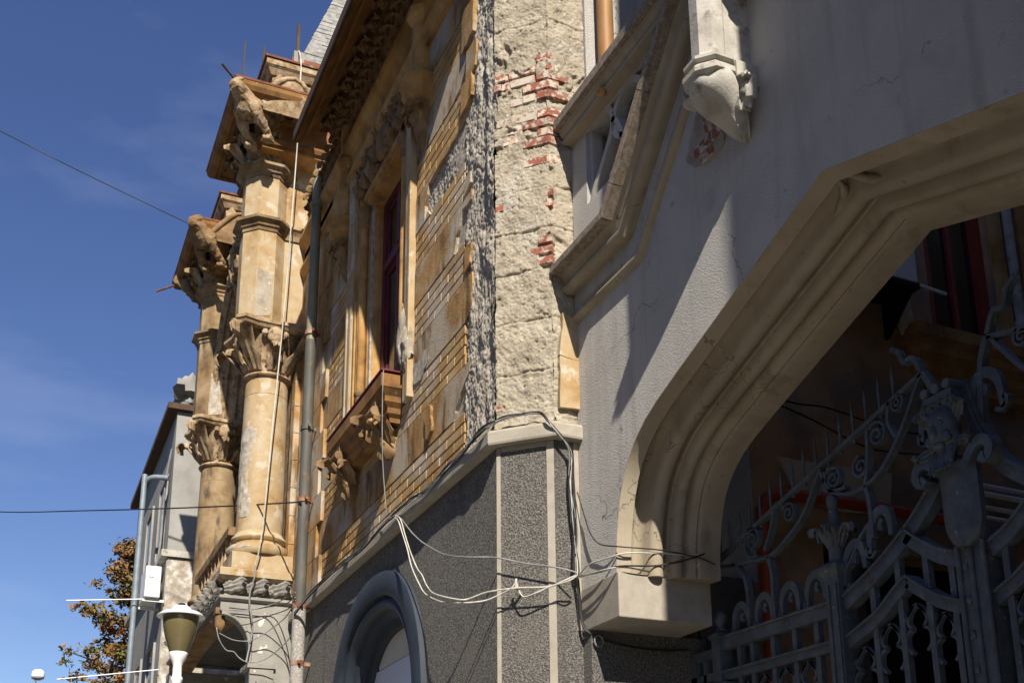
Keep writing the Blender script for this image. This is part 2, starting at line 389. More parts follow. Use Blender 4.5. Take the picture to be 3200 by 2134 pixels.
M['redwood_court'] = mat('red_wood_paint', [(0.3, (0.20, 0.03, 0.018)), (0.7, (0.30, 0.05, 0.03))], 6, 6, 0.5)
M['glass'] = mat('dark_window_glass', [(0.3, (0.012, 0.012, 0.013)), (0.7, (0.02, 0.02, 0.022))], 2, 2, 0.06, spec=0.5)
M['curtain'] = mat('brown_curtain', [(0.3, (0.045, 0.028, 0.02)), (0.7, (0.08, 0.05, 0.035))], 4, 4, 0.95, stretch=(6, 6, 0.3))
M['downpipe'] = mat('grey_zinc_pipe', [(0.3, (0.058, 0.055, 0.048)), (0.55, (0.088, 0.083, 0.071)), (0.8, (0.17, 0.15, 0.12))], 6, 8, 0.65, metallic=0.1, stretch=(1, 1, 0.35), stains=[(8, 0.6, 0.72, (0.17, 0.09, 0.045))])
M['pipe_old'] = mat('patinated_pipe_top', [(0.3, (0.10, 0.105, 0.08)), (0.5, (0.20, 0.185, 0.13)), (0.75, (0.32, 0.25, 0.15))], 6, 7, 0.6, metallic=0.15, stretch=(1, 1, 0.4), stains=[(9, 0.58, 0.7, (0.26, 0.11, 0.045))])
M['pipe_rust'] = mat('rusty_orange_pipe', [(0.3, (0.11, 0.09, 0.05)), (0.5, (0.25, 0.125, 0.045)), (0.75, (0.30, 0.185, 0.08))], 5, 7, 0.6, stretch=(1, 1, 0.4), metallic=0.1)
M['roughpipe'] = mat('roughcast_pipe_foot', [(0.3, (0.16, 0.15, 0.135)), (0.7, (0.40, 0.37, 0.33))], 50, 4, 0.95, bumps=[('noise', 80, 0.6, 0.01)])
M['rust'] = mat('rusty_sheet_metal', [(0.3, (0.085, 0.032, 0.018)), (0.55, (0.19, 0.065, 0.03)), (0.8, (0.27, 0.13, 0.07))], 8, 6, 0.7, metallic=0.1, stains=[(4, 0.56, 0.7, (0.32, 0.25, 0.19))])
M['dark_soffit'] = mat('dark_timber_edge', [(0.3, (0.045, 0.028, 0.018)), (0.7, (0.09, 0.055, 0.03))], 6, 6, 0.85)
M['slate'] = mat('weathered_slate', [(0.3, (0.12, 0.115, 0.105)), (0.5, (0.23, 0.222, 0.205)), (0.75, (0.33, 0.32, 0.30))], 9, 7, 0.85, bumps=[('noise', 40, 0.3, 0.01)], stains=[(3, 0.56, 0.68, (0.20, 0.185, 0.15))], rand=0.08)
M['orange'] = mat('orange_gas_pipe', [(0.3, (0.30, 0.045, 0.008)), (0.7, (0.40, 0.07, 0.012))], 4, 4, 0.45)
M['court'] = mat('court_wall_render', [(0.3, (0.17, 0.105, 0.06)), (0.5, (0.42, 0.26, 0.14)), (0.7, (0.50, 0.35, 0.22))], 1.6, 7, 0.95, bumps=[('noise', 40, 0.3, 0.01)], stains=[(1.1, 0.54, 0.64, (0.22, 0.18, 0.14))])
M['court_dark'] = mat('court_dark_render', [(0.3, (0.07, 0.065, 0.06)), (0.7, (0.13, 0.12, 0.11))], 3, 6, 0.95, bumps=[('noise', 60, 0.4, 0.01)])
M['court_pale'] = mat('court_pale_plaster', [(0.3, (0.46, 0.38, 0.28)), (0.7, (0.58, 0.49, 0.37))], 4, 6, 0.95)
M['white_paint'] = mat('white_paint', [(0.3, (0.70, 0.70, 0.69)), (0.7, (0.80, 0.80, 0.79))], 6, 4, 0.45, stains=[(20, 0.66, 0.74, (0.5, 0.48, 0.44))])
M['ac_white'] = mat('ac_white_enamel', [(0.3, (0.62, 0.62, 0.60)), (0.7, (0.72, 0.72, 0.70))], 4, 4, 0.45)
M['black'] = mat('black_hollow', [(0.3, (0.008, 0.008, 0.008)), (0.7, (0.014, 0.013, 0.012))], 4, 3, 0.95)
M['amber'] = mat('smoked_amber_lamp_bowl', [(0.3, (0.10, 0.08, 0.035)), (0.7, (0.14, 0.115, 0.055))], 3, 3, 0.25, spec=0.5, coat=0.3)
M['galv'] = mat('galvanised_blue_grey_pipe', [(0.3, (0.15, 0.185, 0.215)), (0.7, (0.23, 0.27, 0.30))], 7, 5, 0.5, metallic=0.2)
M['far_grey'] = mat('far_grey_render', [(0.3, (0.19, 0.183, 0.165)), (0.55, (0.27, 0.26, 0.235)), (0.8, (0.33, 0.32, 0.295))], 1.3, 8, 0.92, bumps=[('noise', 25, 0.3, 0.02)])
M['far_pebble'] = mat('far_pebble_render', [(0.35, (0.24, 0.20, 0.155)), (0.5, (0.34, 0.295, 0.24)), (0.66, (0.55, 0.52, 0.47))], 6, 4, 0.95, bumps=[('noise', 30, 0.5, 0.02)])
M['cable_black'] = mat('black_cable', [(0.3, (0.012, 0.012, 0.013)), (0.7, (0.02, 0.02, 0.021))], 5, 2, 0.6)
M['cable_white'] = mat('white_cable', [(0.3, (0.36, 0.335, 0.29)), (0.7, (0.52, 0.49, 0.43))], 14, 3, 0.5)
M['cable_grey'] = mat('grey_cable', [(0.3, (0.16, 0.16, 0.16)), (0.7, (0.24, 0.24, 0.24))], 8, 3, 0.5)
M['leaf_rust'] = mat('autumn_leaves', [(0.30, (0.055, 0.085, 0.017)), (0.45, (0.12, 0.105, 0.025)), (0.56, (0.22, 0.105, 0.035)), (0.75, (0.27, 0.155, 0.06))], 1.6, 6, 0.6, specks=(14, 0.58, 0.64, (0.17, 0.08, 0.03)))
M['bark'] = mat('bark', [(0.3, (0.05, 0.04, 0.03)), (0.7, (0.10, 0.085, 0.065))], 12, 6, 0.95)
M['asphalt'] = mat('asphalt', [(0.3, (0.045, 0.045, 0.045)), (0.7, (0.07, 0.068, 0.065))], 20, 6, 0.9)
M['paving'] = mat('pale_paving', [(0.3, (0.25, 0.235, 0.21)), (0.7, (0.34, 0.32, 0.285))], 6, 6, 0.9)
M['earth'] = mat('ground_earth', [(0.3, (0.10, 0.095, 0.08)), (0.7, (0.16, 0.15, 0.125))], 2, 6, 0.95)

# ------------------------------------------------------------------ setting: ground, street, pavement
o = MB().box(-400, 400, -400, 400, -1.80, -1.76).build('ground', M['earth']); o['kind'] = 'structure'
o = MB().box(-120, 80, -9.0, -0.9, -1.755, -1.735).build('road', M['asphalt']); o['kind'] = 'structure'
o = MB().box(-120, 80, -0.9, 2.9, -1.75, GROUND).build('pavement', M['paving']); o['kind'] = 'structure'
o = MB().box(-120, 80, -1.05, -0.9, -1.75, -1.605).build('kerb', M['grey_stone']); o['kind'] = 'structure'
o = MB().box(-120, 80, -13.0, -9.0, -1.75, -1.62).build('opposite_pavement', M['paving']); o['kind'] = 'structure'
o = MB().box(-6.2, -1.2, 2.9, 14.0, -1.75, -1.61).build('courtyard_floor', M['asphalt']); o['kind'] = 'structure'

for i, (xa, xb, hh, k) in enumerate(((-60, -34, 9.5, 'far_grey'), (-33.5, -18, 8.0, 'ochre'), (-17.5, 2, 10.0, 'far_grey'), (2.5, 20, 8.5, 'ochre'))):  # out of view, added to cut the skylight on the facade
    oh = thing('opposite_house', ['grey house far down the opposite side', 'low ochre house opposite the bay', 'tall grey house opposite the corner', 'ochre house opposite the gateway'][i], 'house', ((xa + xb) / 2, -17, GROUND), 'houses across the street')
    MB().box(xa, xb, -22, -13, -1.62, hh).build('wall', M[k], oh)
    MB().box(xa - .2, xb + .2, -22.2, -12.7, hh + .003, hh + .25).build('roof', M['rust'], oh)

# ================================================================== the ochre corner house
A_Y = 2.8
CH0 = (-6.5, 2.8); CH1 = (-6.21, 3.09)
house = thing('corner_house', 'ochre stucco house with peeling corner pier, deep cornice and roughcast ground floor', 'house', (-9.2, 3.4, GROUND))

def cham(u, z, off=0.0):
    """point on the chamfered corner: u metres from its street edge, off outwards."""
    c = math.sqrt(0.5)
    return (CH0[0] + u * c + off * c, CH0[1] + u * c - off * c, z)
CHW = 0.41

# core behind the coats of plaster
wall = MB()
wall.prism([(-12.4, 2.9), (-6.56, 2.9), (-6.56, 8.3), (-12.4, 8.3)], [[(-9.74, 4.15), (-8.71, 4.15), (-8.71, 6.64), (-9.74, 6.64)]], XZ, 2.862, 3.2)
wall.prism([(-6.56, 2.862), (-6.53, 2.862), (-6.272, 3.11), (-6.272, 3.9), (-6.56, 3.9)], [], XY, 2.9, 8.3)
wall.box(-12.4, -6.272, 3.9, 12.0, 8.2, 8.35)
wall_o = wall.build('wall', M['mortar'], house)

def rough_panel(mb, P, nu, nv, fn, umax, z0, z1):
    us = np.linspace(0, umax, nu); zs = np.linspace(z0, z1, nv)
    Ug, Zg = np.meshgrid(us, zs)
    off = fn(Ug, Zg)
    rows = [[P(Ug[i, j], Zg[i, j], off[i, j]) for j in range(nu)] for i in range(nv)]
    mb.rows(rows)

# scraped grey mortar at the right end of the street wall
def mort(u, z):
    near = np.clip((u - 0.9) / 0.6, 0, 1)
    a = 0.007 * fbm(u * 26, z * 14, 1.3, 4, 3) + 0.009 * fbm(u * 95, z * 52, 1.3, 3, 33) + 0.020 * fbm(u * 9, z * 3.2, 4.2, 3, 5) * (0.4 + near)
    pits = fbm(u * 14, z * 5, 7.7, 3, 11)
    a = a - 0.030 * np.clip(pits - 0.35, 0, 1) * (0.3 + near)
    a = a + 0.020 * np.clip((u - 0.45) / 0.5, 0, 1) - 0.006
    gap = (z > 5.385) & (z < 5.744) & (u > 0.02)
    return np.where((u < 0.99) & ~gap, np.minimum(a, -0.004), np.where(gap & (u < .99), np.minimum(a, 0.012), a))
mp_ = MB()
rough_panel(mp_, lambda u, z, f: (-8.05 + u, 2.818 - f, z), 230, 640, mort, 1.552, 2.9, 7.3)
mp_.build('scraped_mortar', M['mortar'], house, smooth=180, recalc=False)

# corner pier: bare plaster with joints and hollows where the brick shows
JZ = [(6.10, 0.0), (4.71, 0.10), (4.39, 0.02), (4.08, 0.05), (3.70, 0.0), (3.32, 0.03)]
def pier_off(u, z, seed=20):
    a = 0.007 * fbm(u * 18, z * 18, 2.0, 5, seed) + 0.010 * fbm(u * 4, z * 4, 5.0, 3, seed + 1)
    a = a - 0.014 * np.clip(fbm(u * 40, z * 40, 1.0, 3, seed + 2) - 0.50, 0, 1) + 0.0035 * fbm(u * 75, z * 75, 3.0, 2, seed + 4)
    for zj, sl in JZ:
        d = np.abs(z - zj - sl * (u - 0.2) * 0.3 - 0.010 * fbm(u * 9, zj * 3, 0, 3, 7))
        a = a - 0.020 * np.exp(-(d / 0.0075) ** 2) * (0.5 + 0.5 * vnoise(u * 7, z * 0 + zj * 5, 0, 9))
    return a
def brick_zone(u, z, seed=31):
    n = fbm(u * 7, z * 6, 0.5, 4, seed) * 0.5
    band = np.clip(1 - np.abs(z - 5.38) / 0.50, -1, 1)
    edge = np.clip((u - 0.12) / 0.30, 0, 1)
    b = band * (0.45 + 0.55 * edge) + n * 0.75 - 0.22
    b2 = np.clip(1 - np.abs(z - 4.22) / 0.22, -1, 1) * np.clip((u - 0.26) / 0.12, 0, 1) + n * 0.5 - 0.30
    b3 = np.clip(1 - np.abs(z - 4.62) / 0.5, -1, 1) * np.clip((u - 0.36) / 0.05, 0, 1) + n * 0.5 - 0.45
    return np.maximum(np.maximum(b, b2), b3)
def chamf(u, z):
    return pier_off(u, z) - 0.030 * np.clip(brick_zone(u, z) * 14, 0, 1)
pp = MB()
rough_panel(pp, lambda u, z, f: cham(u, z, f), 76, 820, chamf, CHW, 2.93, 7.4)
pier_o = pp.build('corner_pier', M['plaster_bare'], house, smooth=180, recalc=False)
pb = MB()
rough_panel(pb, lambda u, z, f: (-6.21 + f, 3.09 + u, z), 44, 760, lambda u, z: pier_off(u + 0.41, z, 20) - 0.022 * np.clip(brick_zone(0.44 - u * 0.9, z) * 12 - 1.0, 0, 1), 0.30, 2.93, 7.4)
pb.build('pier_flank', M['plaster_bare'], house, smooth=180, recalc=False)

# unit bricks, four slightly different meshes, size 1 x 1 x 1 scaled per object
def brick_mesh(name, seed, m, b=0.10):
    r = random.Random(seed); mb = MB()
    j = lambda a: a + r.uniform(-0.02, 0.02)
    back = [(-.5, .5, -.5), (.5, .5, -.5), (.5, .5, .5), (-.5, .5, .5)]
    mid = [(j(-.5), -.36, j(-.5)), (j(.5), -.36, j(-.5)), (j(.5), -.36, j(.5)), (j(-.5), -.36, j(.5))]
    fr = [(-.485 + r.uniform(0, .01), -.5, -.44), (.485, -.5, -.44 + r.uniform(0, .03)), (.485 - r.uniform(0, .01), -.5, .44), (-.485, -.5, .44 - r.uniform(0, .03))]
    mb.add(back + mid + fr, [(0, 1, 2, 3), (4, 5, 1, 0), (5, 6, 2, 1), (6, 7, 3, 2), (7, 4, 0, 3), (8, 9, 5, 4), (9, 10, 6, 5), (10, 11, 7, 6), (11, 8, 4, 7), (8, 11, 10, 9)])
    me = bpy.data.meshes.new(name); me.from_pydata(mb.v, [], mb.f); me.materials.append(m)
    bm = bmesh.new(); bm.from_mesh(me); bmesh.ops.recalc_face_normals(bm, faces=bm.faces); bm.to_mesh(me); bm.free()
    return me
BRK = [brick_mesh('brick', s, M['brick_ochre']) for s in range(4)]
RED = [brick_mesh('brick', s + 20, M['brick_red']) for s in range(3)] 
RED2 = [brick_mesh('brick', s + 30, M['brick_red2']) for s in range(3)]

def place_brick(meshes, parent, c, size, rz=0.0):
    o = put('brick', rng.choice(meshes), parent)
    o.location = c; o.scale = size; o.rotation_euler = (0, rng.uniform(-.004, .004), rz)
    return o

T = [3.309 + 0.692 * k for k in range(7)]
WX0, WX1 = -10.235, -8.215           # the window surround interrupts the courses
LX, RX = -11.03, -7.07
for k, t in enumerate(T):
    for r in range(4):
        z1 = t - r * 0.0833; z0 = z1 - 0.0833; zc = (z0 + z1) / 2
        spans = [(LX, RX)] if z1 < 3.92 else [(LX, WX0), (WX1, RX)]
        for a, b in spans:
            rend = b + (rng.uniform(-0.012, 0.02) if b == RX else 0)
            n0 = math.floor((a + 0.15 * (r % 2)) / 0.30) - 1
            x = n0 * 0.30 - 0.15 * (r % 2)
            x = x - 0.075
            while x < rend:
                xa = max(x, a); xb = min(x + 0.30, rend)
                if xb - xa > 0.03:
                    place_brick(BRK, wall_o, ((xa + xb) / 2, A_Y + 0.021 + rng.uniform(-.001, .001), zc), (xb - xa - 0.010, 0.046, 0.0833 - 0.010))
                x += 0.30

def jag(pts, amp=0.02, step=0.05, seed=1):
    r = random.Random(seed); out = []
    for i in range(len(pts) - 1):
        a = Vector(pts[i]); b = Vector(pts[i + 1]); n = max(1, int((b - a).length / step))
        for q in range(n):
            p = a.lerp(b, q / n)
            if q or i: p = p + Vector((r.uniform(-amp, amp), r.uniform(-amp * .6, amp * .6)))
            out.append(tuple(p))
    out.append(tuple(pts[-1]))
    return out

def band(poly, y=A_Y - 0.006, th=0.05):
    return MB().prism(poly, [], XZ, y, y + th).build('plaster_band', M['ochre'], wall_o)
g = 0.006
b0 = [(z1 + g, z2 - g) for z1, z2 in ((T[k], T[k] + 0.359) for k in range(6))]
z0, z1 = b0[0]
band([(LX - .15, z0)] + [(-7.30, z0)] + jag([(-7.30, z0), (-7.27, 3.36), (-7.15, 3.48), (-6.97, 3.58), (-6.95, z1)], .012, .04, 2)[1:] + [(LX - .15, z1)])
z0, z1 = b0[1]
band([(LX - .15, z0), (WX0, z0), (WX0, z1), (LX - .15, z1)])
band([(WX1, z0), (-7.07, z0)] + jag([(-7.07, z0), (-6.93, 4.05), (-6.925, z1)], .01, .05, 3)[1:] + [(WX1, z1)])
z0, z1 = b0[2]
band([(LX - .15, z0), (WX0, z0), (WX0, z1), (LX - .15, z1)])
band([(WX1, z0), (-7.29, z0)] + jag([(-7.29, z0), (-7.25, 4.83), (-7.12, 4.985), (-6.95, 4.97), (-6.93, z1)], .010, .035, 4)[1:] + [(WX1, z1)])
z0, z1 = b0[3]
band([(LX - .15, z0), (WX0, z0), (WX0, z1), (LX - .15, z1)])
band([(WX1, z0)] + jag([(WX1, z0), (-7.86, z0), (-7.93, 5.46), (-7.98, 5.40), (-8.00, 5.55), (-7.93, 5.62), (-7.90, 5.70), (-7.6, 5.72), (-7.2, 5.73), (-7.09, z1)], .010, .05, 5)[1:] + [(WX1, z1)])
z0, z1 = b0[4]
band([(LX - .15, z0), (WX0, z0), (WX0, z1), (LX - .15, z1)])
band([(WX1, z0)] + jag([(WX1, z0), (-7.35, z0), (-7.2, 6.12), (-7.02, 6.25), (-6.95, z1)], .012, .05, 6) [1:] + [(WX1, z1)])
z0, z1 = b0[5]
band([(LX - .15, z0), (WX0, z0), (WX0, z1), (LX - .15, z1)])
band([(WX1, z0)] + jag([(WX1, z0), (-7.05, z0), (-6.93, 6.83), (-6.90, z1)], .01, .05, 7)[1:] + [(WX1, z1)])
# loose thick plates left of the corner on the upper courses, one torn flake lower down
for (xa, xb, za, zb, y, sd) in ((-7.12, -6.90, 5.80, 6.05, 2.772, 1), (-7.10, -6.86, 6.36, 6.72, 2.768, 2), (-7.03, -6.82, 6.02, 6.30, 2.776, 3), (-7.07, -6.945, 4.40, 4.60, 2.785, 4), (-7.075, -6.95, 5.06, 5.20, 2.785, 5)):
    P = jag([(xa, za), (xb, za + .05), (xb + .01, zb), (xa + .02, zb + .02), (xa, za)], .012, .05, sd)[:-1]
    MB().prism(P, [], XZ, y, 2.86).build('plaster_plate', M['ochre'], wall_o)
fl = MB()
fl.prism(jag([(-7.83, 3.36), (-7.70, 3.40), (-7.74, 3.62), (-7.80, 3.66), (-7.86, 3.60), (-7.83, 3.36)], .012, .04, 9)[:-1], [], XZ, 2.772, 2.80)
fl.build('plaster_flake', M['ochre'], wall_o)
fl = MB()
fl.prism(jag([(-8.2, 3.99), (-8.02, 3.96), (-7.86, 4.06), (-7.80, 4.14), (-7.95, 4.18), (-8.1, 4.14), (-8.2, 4.18), (-8.2, 3.99)], .014, .04, 10)[:-1], [], XZ, 2.788, 2.80)
fl.build('plaster_flake', M['mortar'], wall_o)
# toothed quoins by the downpipe
for k in range(7):
    t = T[k]
    MB().box(-12.38, -11.03, 2.765, 2.87, t - 0.333 + .005, t - .005).build('quoin', M['ochre'], wall_o)
    if k < 6: MB().box(-12.38, -11.19, 2.765, 2.87, t + .005, t + 0.359 - .005).build('quoin', M['ochre'], wall_o)

# exposed red bricks of the corner: courses that wrap the two faces alternately
r2 = random.Random(5)
c45 = math.radians(45)
for i in range(13):
    z = 4.93 + i * 0.078
    if i in (1, 6, 12): continue
    ln = 0.20 if i % 2 == 0 else 0.09
    p = cham(CHW - ln / 2 + 0.002, z, -0.036 + r2.uniform(-.006, .006))
    ob = place_brick(RED2, pier_o, p, (ln, 0.07, 0.066), c45)
    ln2 = 0.09 if i % 2 == 0 else 0.17
    ob = place_brick(RED2, pier_o, (-6.243 + r2.uniform(-.004, .006), 3.09 + ln2 / 2 - 0.004, z), (ln2, 0.06, 0.066), math.radians(90))
    u = CHW - ln - 0.01
    while u > 0.03:
        w = r2.choice((0.10, 0.20, 0.2)); w = min(w, u)
        ubm = u - w / 2
        if brick_zone(np.array([ubm]), np.array([z]))[0] > 0.02 and w > 0.03 and r2.random() < .68:
            place_brick(RED, pier_o, cham(ubm, z, -0.056 + r2.uniform(-.004, .008)), (w - .008, 0.07, 0.066), c45)
        u -= w
for z, u, w in ((4.30, 0.37, 0.10), (4.22, 0.34, 0.16), (4.14, 0.36, 0.12), (4.66, 0.40, 0.05), (4.58, 0.39, 0.06), (3.62, 0.015, 0.05), (3.10, 0.02, 0.05), (4.62, 0.03, 0.06), (5.7, 0.04, 0.08), (5.62, 0.02, 0.06), (5.0, 0.02, 0.05), (4.86, 0.03, 0.06)):
    place_brick(RED2, pier_o, cham(u, z, -0.031), (w, 0.06, 0.060), c45)
# patch of old ochre coat left on the flank of the pier
fq = MB()
fq.prism(jag([(3.115, 3.03), (3.27, 3.04), (3.275, 3.38), (3.12, 3.40), (3.115, 3.03)], .006, .05, 3)[:-1], [], YZ, -6.20, -6.17)
fq.build('plaster_patch', M['cream'], pier_o)
fq = MB()
fq.prism(jag([(3.12, 3.41), (3.275, 3.39), (3.27, 3.70), (3.15, 3.72), (3.12, 3.41)], .010, .05, 4)[:-1], [], YZ, -6.20, -6.172)
fq.build('plaster_patch', M['cream'], pier_o)

# belt course over the ground floor
PATH_A = [(-12.12, A_Y), CH0, CH1, (-6.21, 3.258)]
bl = MB(); plan_sweep(bl, PATH_A, [(-.06, 2.81), (.07, 2.812), (.075, 2.825), (.075, 2.895), (.062, 2.915), (.02, 2.93), (-.06, 2.94)], side=-1)
bl.build('belt_course', M['strip'], house)
rb = MB()
for seg, (a, b) in enumerate(((PATH_A[0], PATH_A[1]), (PATH_A[1], PATH_A[2]), (PATH_A[2], PATH_A[3]))):
    a = Vector(a); b = Vector(b); L_ = (b - a).length; d = (b - a).normalized(); n = Vector((d.y, -d.x)); nn = int(L_ / 0.02)
    rows = []
    for i in range(nn + 1):
        s = L_ * i / nn; p = a + d * s
        hh = 2.985 + 0.035 * float(fbm(np.array([s * 4 + seg * 9]), np.array([1.0]), 0, 3, 41)[0]); ww = 0.030 + 0.014 * float(fbm(np.array([s * 11]), np.array([2.0 + seg]), 0, 3, 42)[0])
        row = []
        for q in range(7):
            t = q / 6; oo = ww * (1 - t ** 2) + 0.010 * float(fbm(np.array([s * 30]), np.array([t * 6.0]), 0, 2, 43)[0]); zz = 2.925 + (hh - 2.925) * t
            row.append((p.x + n.x * oo, p.y + n.y * oo, zz))
        rows.append(row)
    rb.rows(rows)
rb.build('belt_rubble', M['plaster_bare'], house, smooth=180, recalc=False)

# ground floor: dark roughcast with the arched shop window
def arch_pts(xc, hw, zs, rise, n=40, e=2.25):
    P = []
    for i in range(n + 1):
        t = PI - PI * i / n
        c, s = math.cos(t), math.sin(t)
        P.append((xc + hw * math.copysign(abs(c) ** (2 / e), c), zs + rise * abs(s) ** (2 / e)))
    return P
AXC, AHW, AZS, ARI = -9.08, 1.25, 1.28, 1.26
ap = arch_pts(AXC, AHW, AZS, ARI)
gf = MB()
gf.prism([(-12.12, -1.62), (AXC - AHW, -1.62)] + ap + [(AXC + AHW, -1.62), (-6.6, -1.62), (-6.6, 2.81), (-12.12, 2.81)], [], XZ, A_Y, 3.12)
gf.prism([(-6.6, 2.8), CH0, CH1, (-6.21, 4.0), (-6.6, 4.0)], [], XY, -1.62, 2.81)
gf_o = gf.build('ground_floor_wall', M['roughcast'], house)
sm = MB()
def cham_strip(mb, u0, u1, z0, z1, off=0.005):
    mb.hexa([cham(u0, z0, -.02), cham(u1, z0, -.02), cham(u1, z0, off), cham(u0, z0, off), cham(u0, z1, -.02), cham(u1, z1, -.02), cham(u1, z1, off), cham(u0, z1, off)])
cham_strip(sm, 0.002, 0.030, -1.6, 2.808); sm.build('edge_strip', M['strip'], gf_o)
sm = MB(); cham_strip(sm, 0.352, 0.402, -1.6, 2.808); sm.build('edge_strip', M['strip'], gf_o)
sm = MB(); cham_strip(sm, 0.034, 0.348, 2.775, 2.808, 0.006); sm.build('edge_strip', M['strip'], gf_o)
sm = MB().box(-6.24, -6.205, 3.222, 3.258, 1.55, 2.808); sm.build('edge_strip', M['strip'], gf_o)
# shop window
af = MB()
apath = [(AXC - AHW, -1.62)] + ap + [(AXC + AHW, -1.62)]
wall_sweep(af, apath, [(-.03, 2.83), (-.03, 2.752), (.0, 2.742), (.15, 2.742), (.17, 2.755), (.17, 2.80), (.185, 2.80), (.20, 2.785), (.235, 2.772), (.27, 2.785), (.285, 2.81), (.285, 2.85), (.34, 2.87), (.34, 2.95), (.40, 2.97), (.40, 3.10), (-.03, 3.10)], side=-1, caps=False)
shop_o = af.build('shop_window_frame', M['blue_frame'], house, smooth=35)
inner = arch_pts(AXC, AHW - 0.38, AZS, ARI - 0.38)
up = [(x, z) for x, z in inner if z >= 1.885]
def zat(x): return 1.885
MB().prism([(up[0][0], 1.885)] + up + [(up[-1][0], 1.885)], [], XZ, 3.03, 3.05).build('fascia_board', M['panel'], shop_o)
MB().box(AXC - AHW + .33, AXC + AHW - .33, 3.02, 3.045, -1.6, 1.875).build('lower_board', M['panel_blue'], shop_o)
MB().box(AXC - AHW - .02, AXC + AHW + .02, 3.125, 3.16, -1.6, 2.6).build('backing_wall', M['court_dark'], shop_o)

# upper window
XC = -9.225
def mir(P): return [(2 * XC - x, y) for x, y in P][::-1]
jamb = [(-10.06, 3.18), (-10.06, 2.775), (-10.0, 2.775), (-10.0, 2.80), (-9.97, 2.785), (-9.93, 2.785), (-9.91, 2.81), (-9.91, 2.85), (-9.80, 2.85), (-9.80, 2.875), (-9.76, 2.865), (-9.735, 2.885), (-9.72, 2.92), (-9.72, 3.18)]
win = MB()
win.prism(jamb, [], XY, 4.19, 7.24); win.prism(mir(jamb), [], XY, 4.19, 7.24)
win.box(-9.74, 2 * XC + 9.74, 2.80, 3.18, 6.62, 6.74)
win.box(-9.93, 2 * XC + 9.93, 2.83, 3.18, 6.74, 7.24)
win.box(-9.80, 2 * XC + 9.80, 2.775, 2.84, 6.66, 6.73)
win_o = win.build('window', M['ochre_trim'], house)
for P in ([(-10.22, 2.90), (-10.22, 2.742), (-10.18, 2.742), (-10.17, 2.752), (-10.08, 2.752), (-10.062, 2.765), (-10.062, 2.90)],):
    MB().prism(P, [], XY, 3.90, 7.30).build('outer_jamb', M['cream'], win_o)
    MB().prism(mir(P), [], XY, 3.90, 7.30).build('outer_jamb', M['cream'], win_o)
for s in (0, 1):
    x = -9.865 if not s else 2 * XC + 9.865
    c = MB()
    c.lathe((x, 2.815, 0), [(0.040, 4.62), (0.040, 6.42)], 14, False)
    c.build('colonnette', M['ochre_trim'], win_o, smooth=40)
    c = MB()
    c.lathe((x, 2.815, 0), [(.075, 4.2), (.075, 4.24), (.055, 4.26), (.062, 4.30), (.048, 4.33), (.05, 4.36), (.066, 4.39), (.066, 4.41), (.046, 4.43), (.05, 4.50), (.044, 4.56), (.062, 4.585), (.062, 4.61), (.042, 4.63)], 16, True)
    c.build('colonnette_base', M['dirty_trim'], win_o, smooth=40)
    c = MB(); c.lathe((x, 2.815, 0), [(.040, 6.40), (.058, 6.42), (.058, 6.44), (.045, 6.46), (.070, 6.56), (.085, 6.58), (.085, 6.62)], 16, True)
    c.build('colonnette_cap', M['dirty_trim'], win_o, smooth=40)
# carved relief over the window: shield, scrolls and leaves
orn = MB()
orn.blob((XC, 2.80, 6.98), (.15, .075, .20), 3, .12, 2, 16, 10)
for s in (-1, 1):
    for i, (dx, dz, sc) in enumerate(((.20, .05, .10), (.30, -.08, .11), (.40, .08, .09), (.50, -.05, .11), (.60, .06, .09), (.68, -.10, .09), (.22, -.14, .08), (.12, .22, .08))):
        orn.blob((XC + s * dx, 2.795 - .01 * (i % 3), 6.96 + dz), (sc * .75, .075, sc), 11 + i + (s > 0) * 9, .45, 2.6, 14, 9, 5)
        orn.leaf((XC + s * dx, 2.81, 6.90 + dz), (s * .5, 0, .8), (s * .2, -1, .1), .17, .13, .8)
orn.build('carved_relief', M['dirty_trim'], win_o, smooth=50)
# red timber frame, glass and curtain
def beam(x0, x1, z0, z1, y0=2.965, y1=3.03, name='window_frame'):
    return MB().box(x0, x1, y0, y1, z0, z1).build(name, M['redwood'], win_o)
beam(-9.722, -9.63, 4.19, 6.625); beam(-8.82, -8.728, 4.19, 6.625); beam(-9.63, -8.82, 6.54, 6.622); beam(-9.63, -8.82, 4.19, 4.27)
beam(-9.63, -8.82, 5.83, 5.90, 2.95, 3.035, 'transom'); beam(-9.63, -8.82, 5.90, 5.95, 2.972, 3.03, 'transom')
beam(-9.265, -9.185, 4.27, 5.83, 2.96, 3.03, 'sash_stile'); beam(-9.265, -9.185, 5.95, 6.54, 2.96, 3.03, 'sash_stile')
for xa, xb in ((-9.63, -9.265), (-9.185, -8.82)):
    for za, zb in ((4.27, 5.83), (5.95, 6.54)):
        s = MB()
        s.box(xa, xa + .045, 2.985, 3.02, za, zb); s.box(xb - .045, xb, 2.985, 3.02, za, zb); s.box(xa + .045, xb - .045, 2.985, 3.02, zb - .045, zb); s.box(xa + .045, xb - .045, 2.985, 3.02, za, za + .05)
        so = s.build('sash', M['redwood'], win_o)
        MB().box(xa + .045, xb - .045, 2.998, 3.004, za + .05, zb - .045).build('pane', M['glass'], so) if False else MB().box(xa + .045, xb - .045, 2.998, 3.004, za + .05, zb - .045).build('pane', M['glass'], win_o)
MB().box(-9.73, -8.72, 3.12, 3.16, 4.16, 6.63).build('curtain', M['curtain'], win_o)
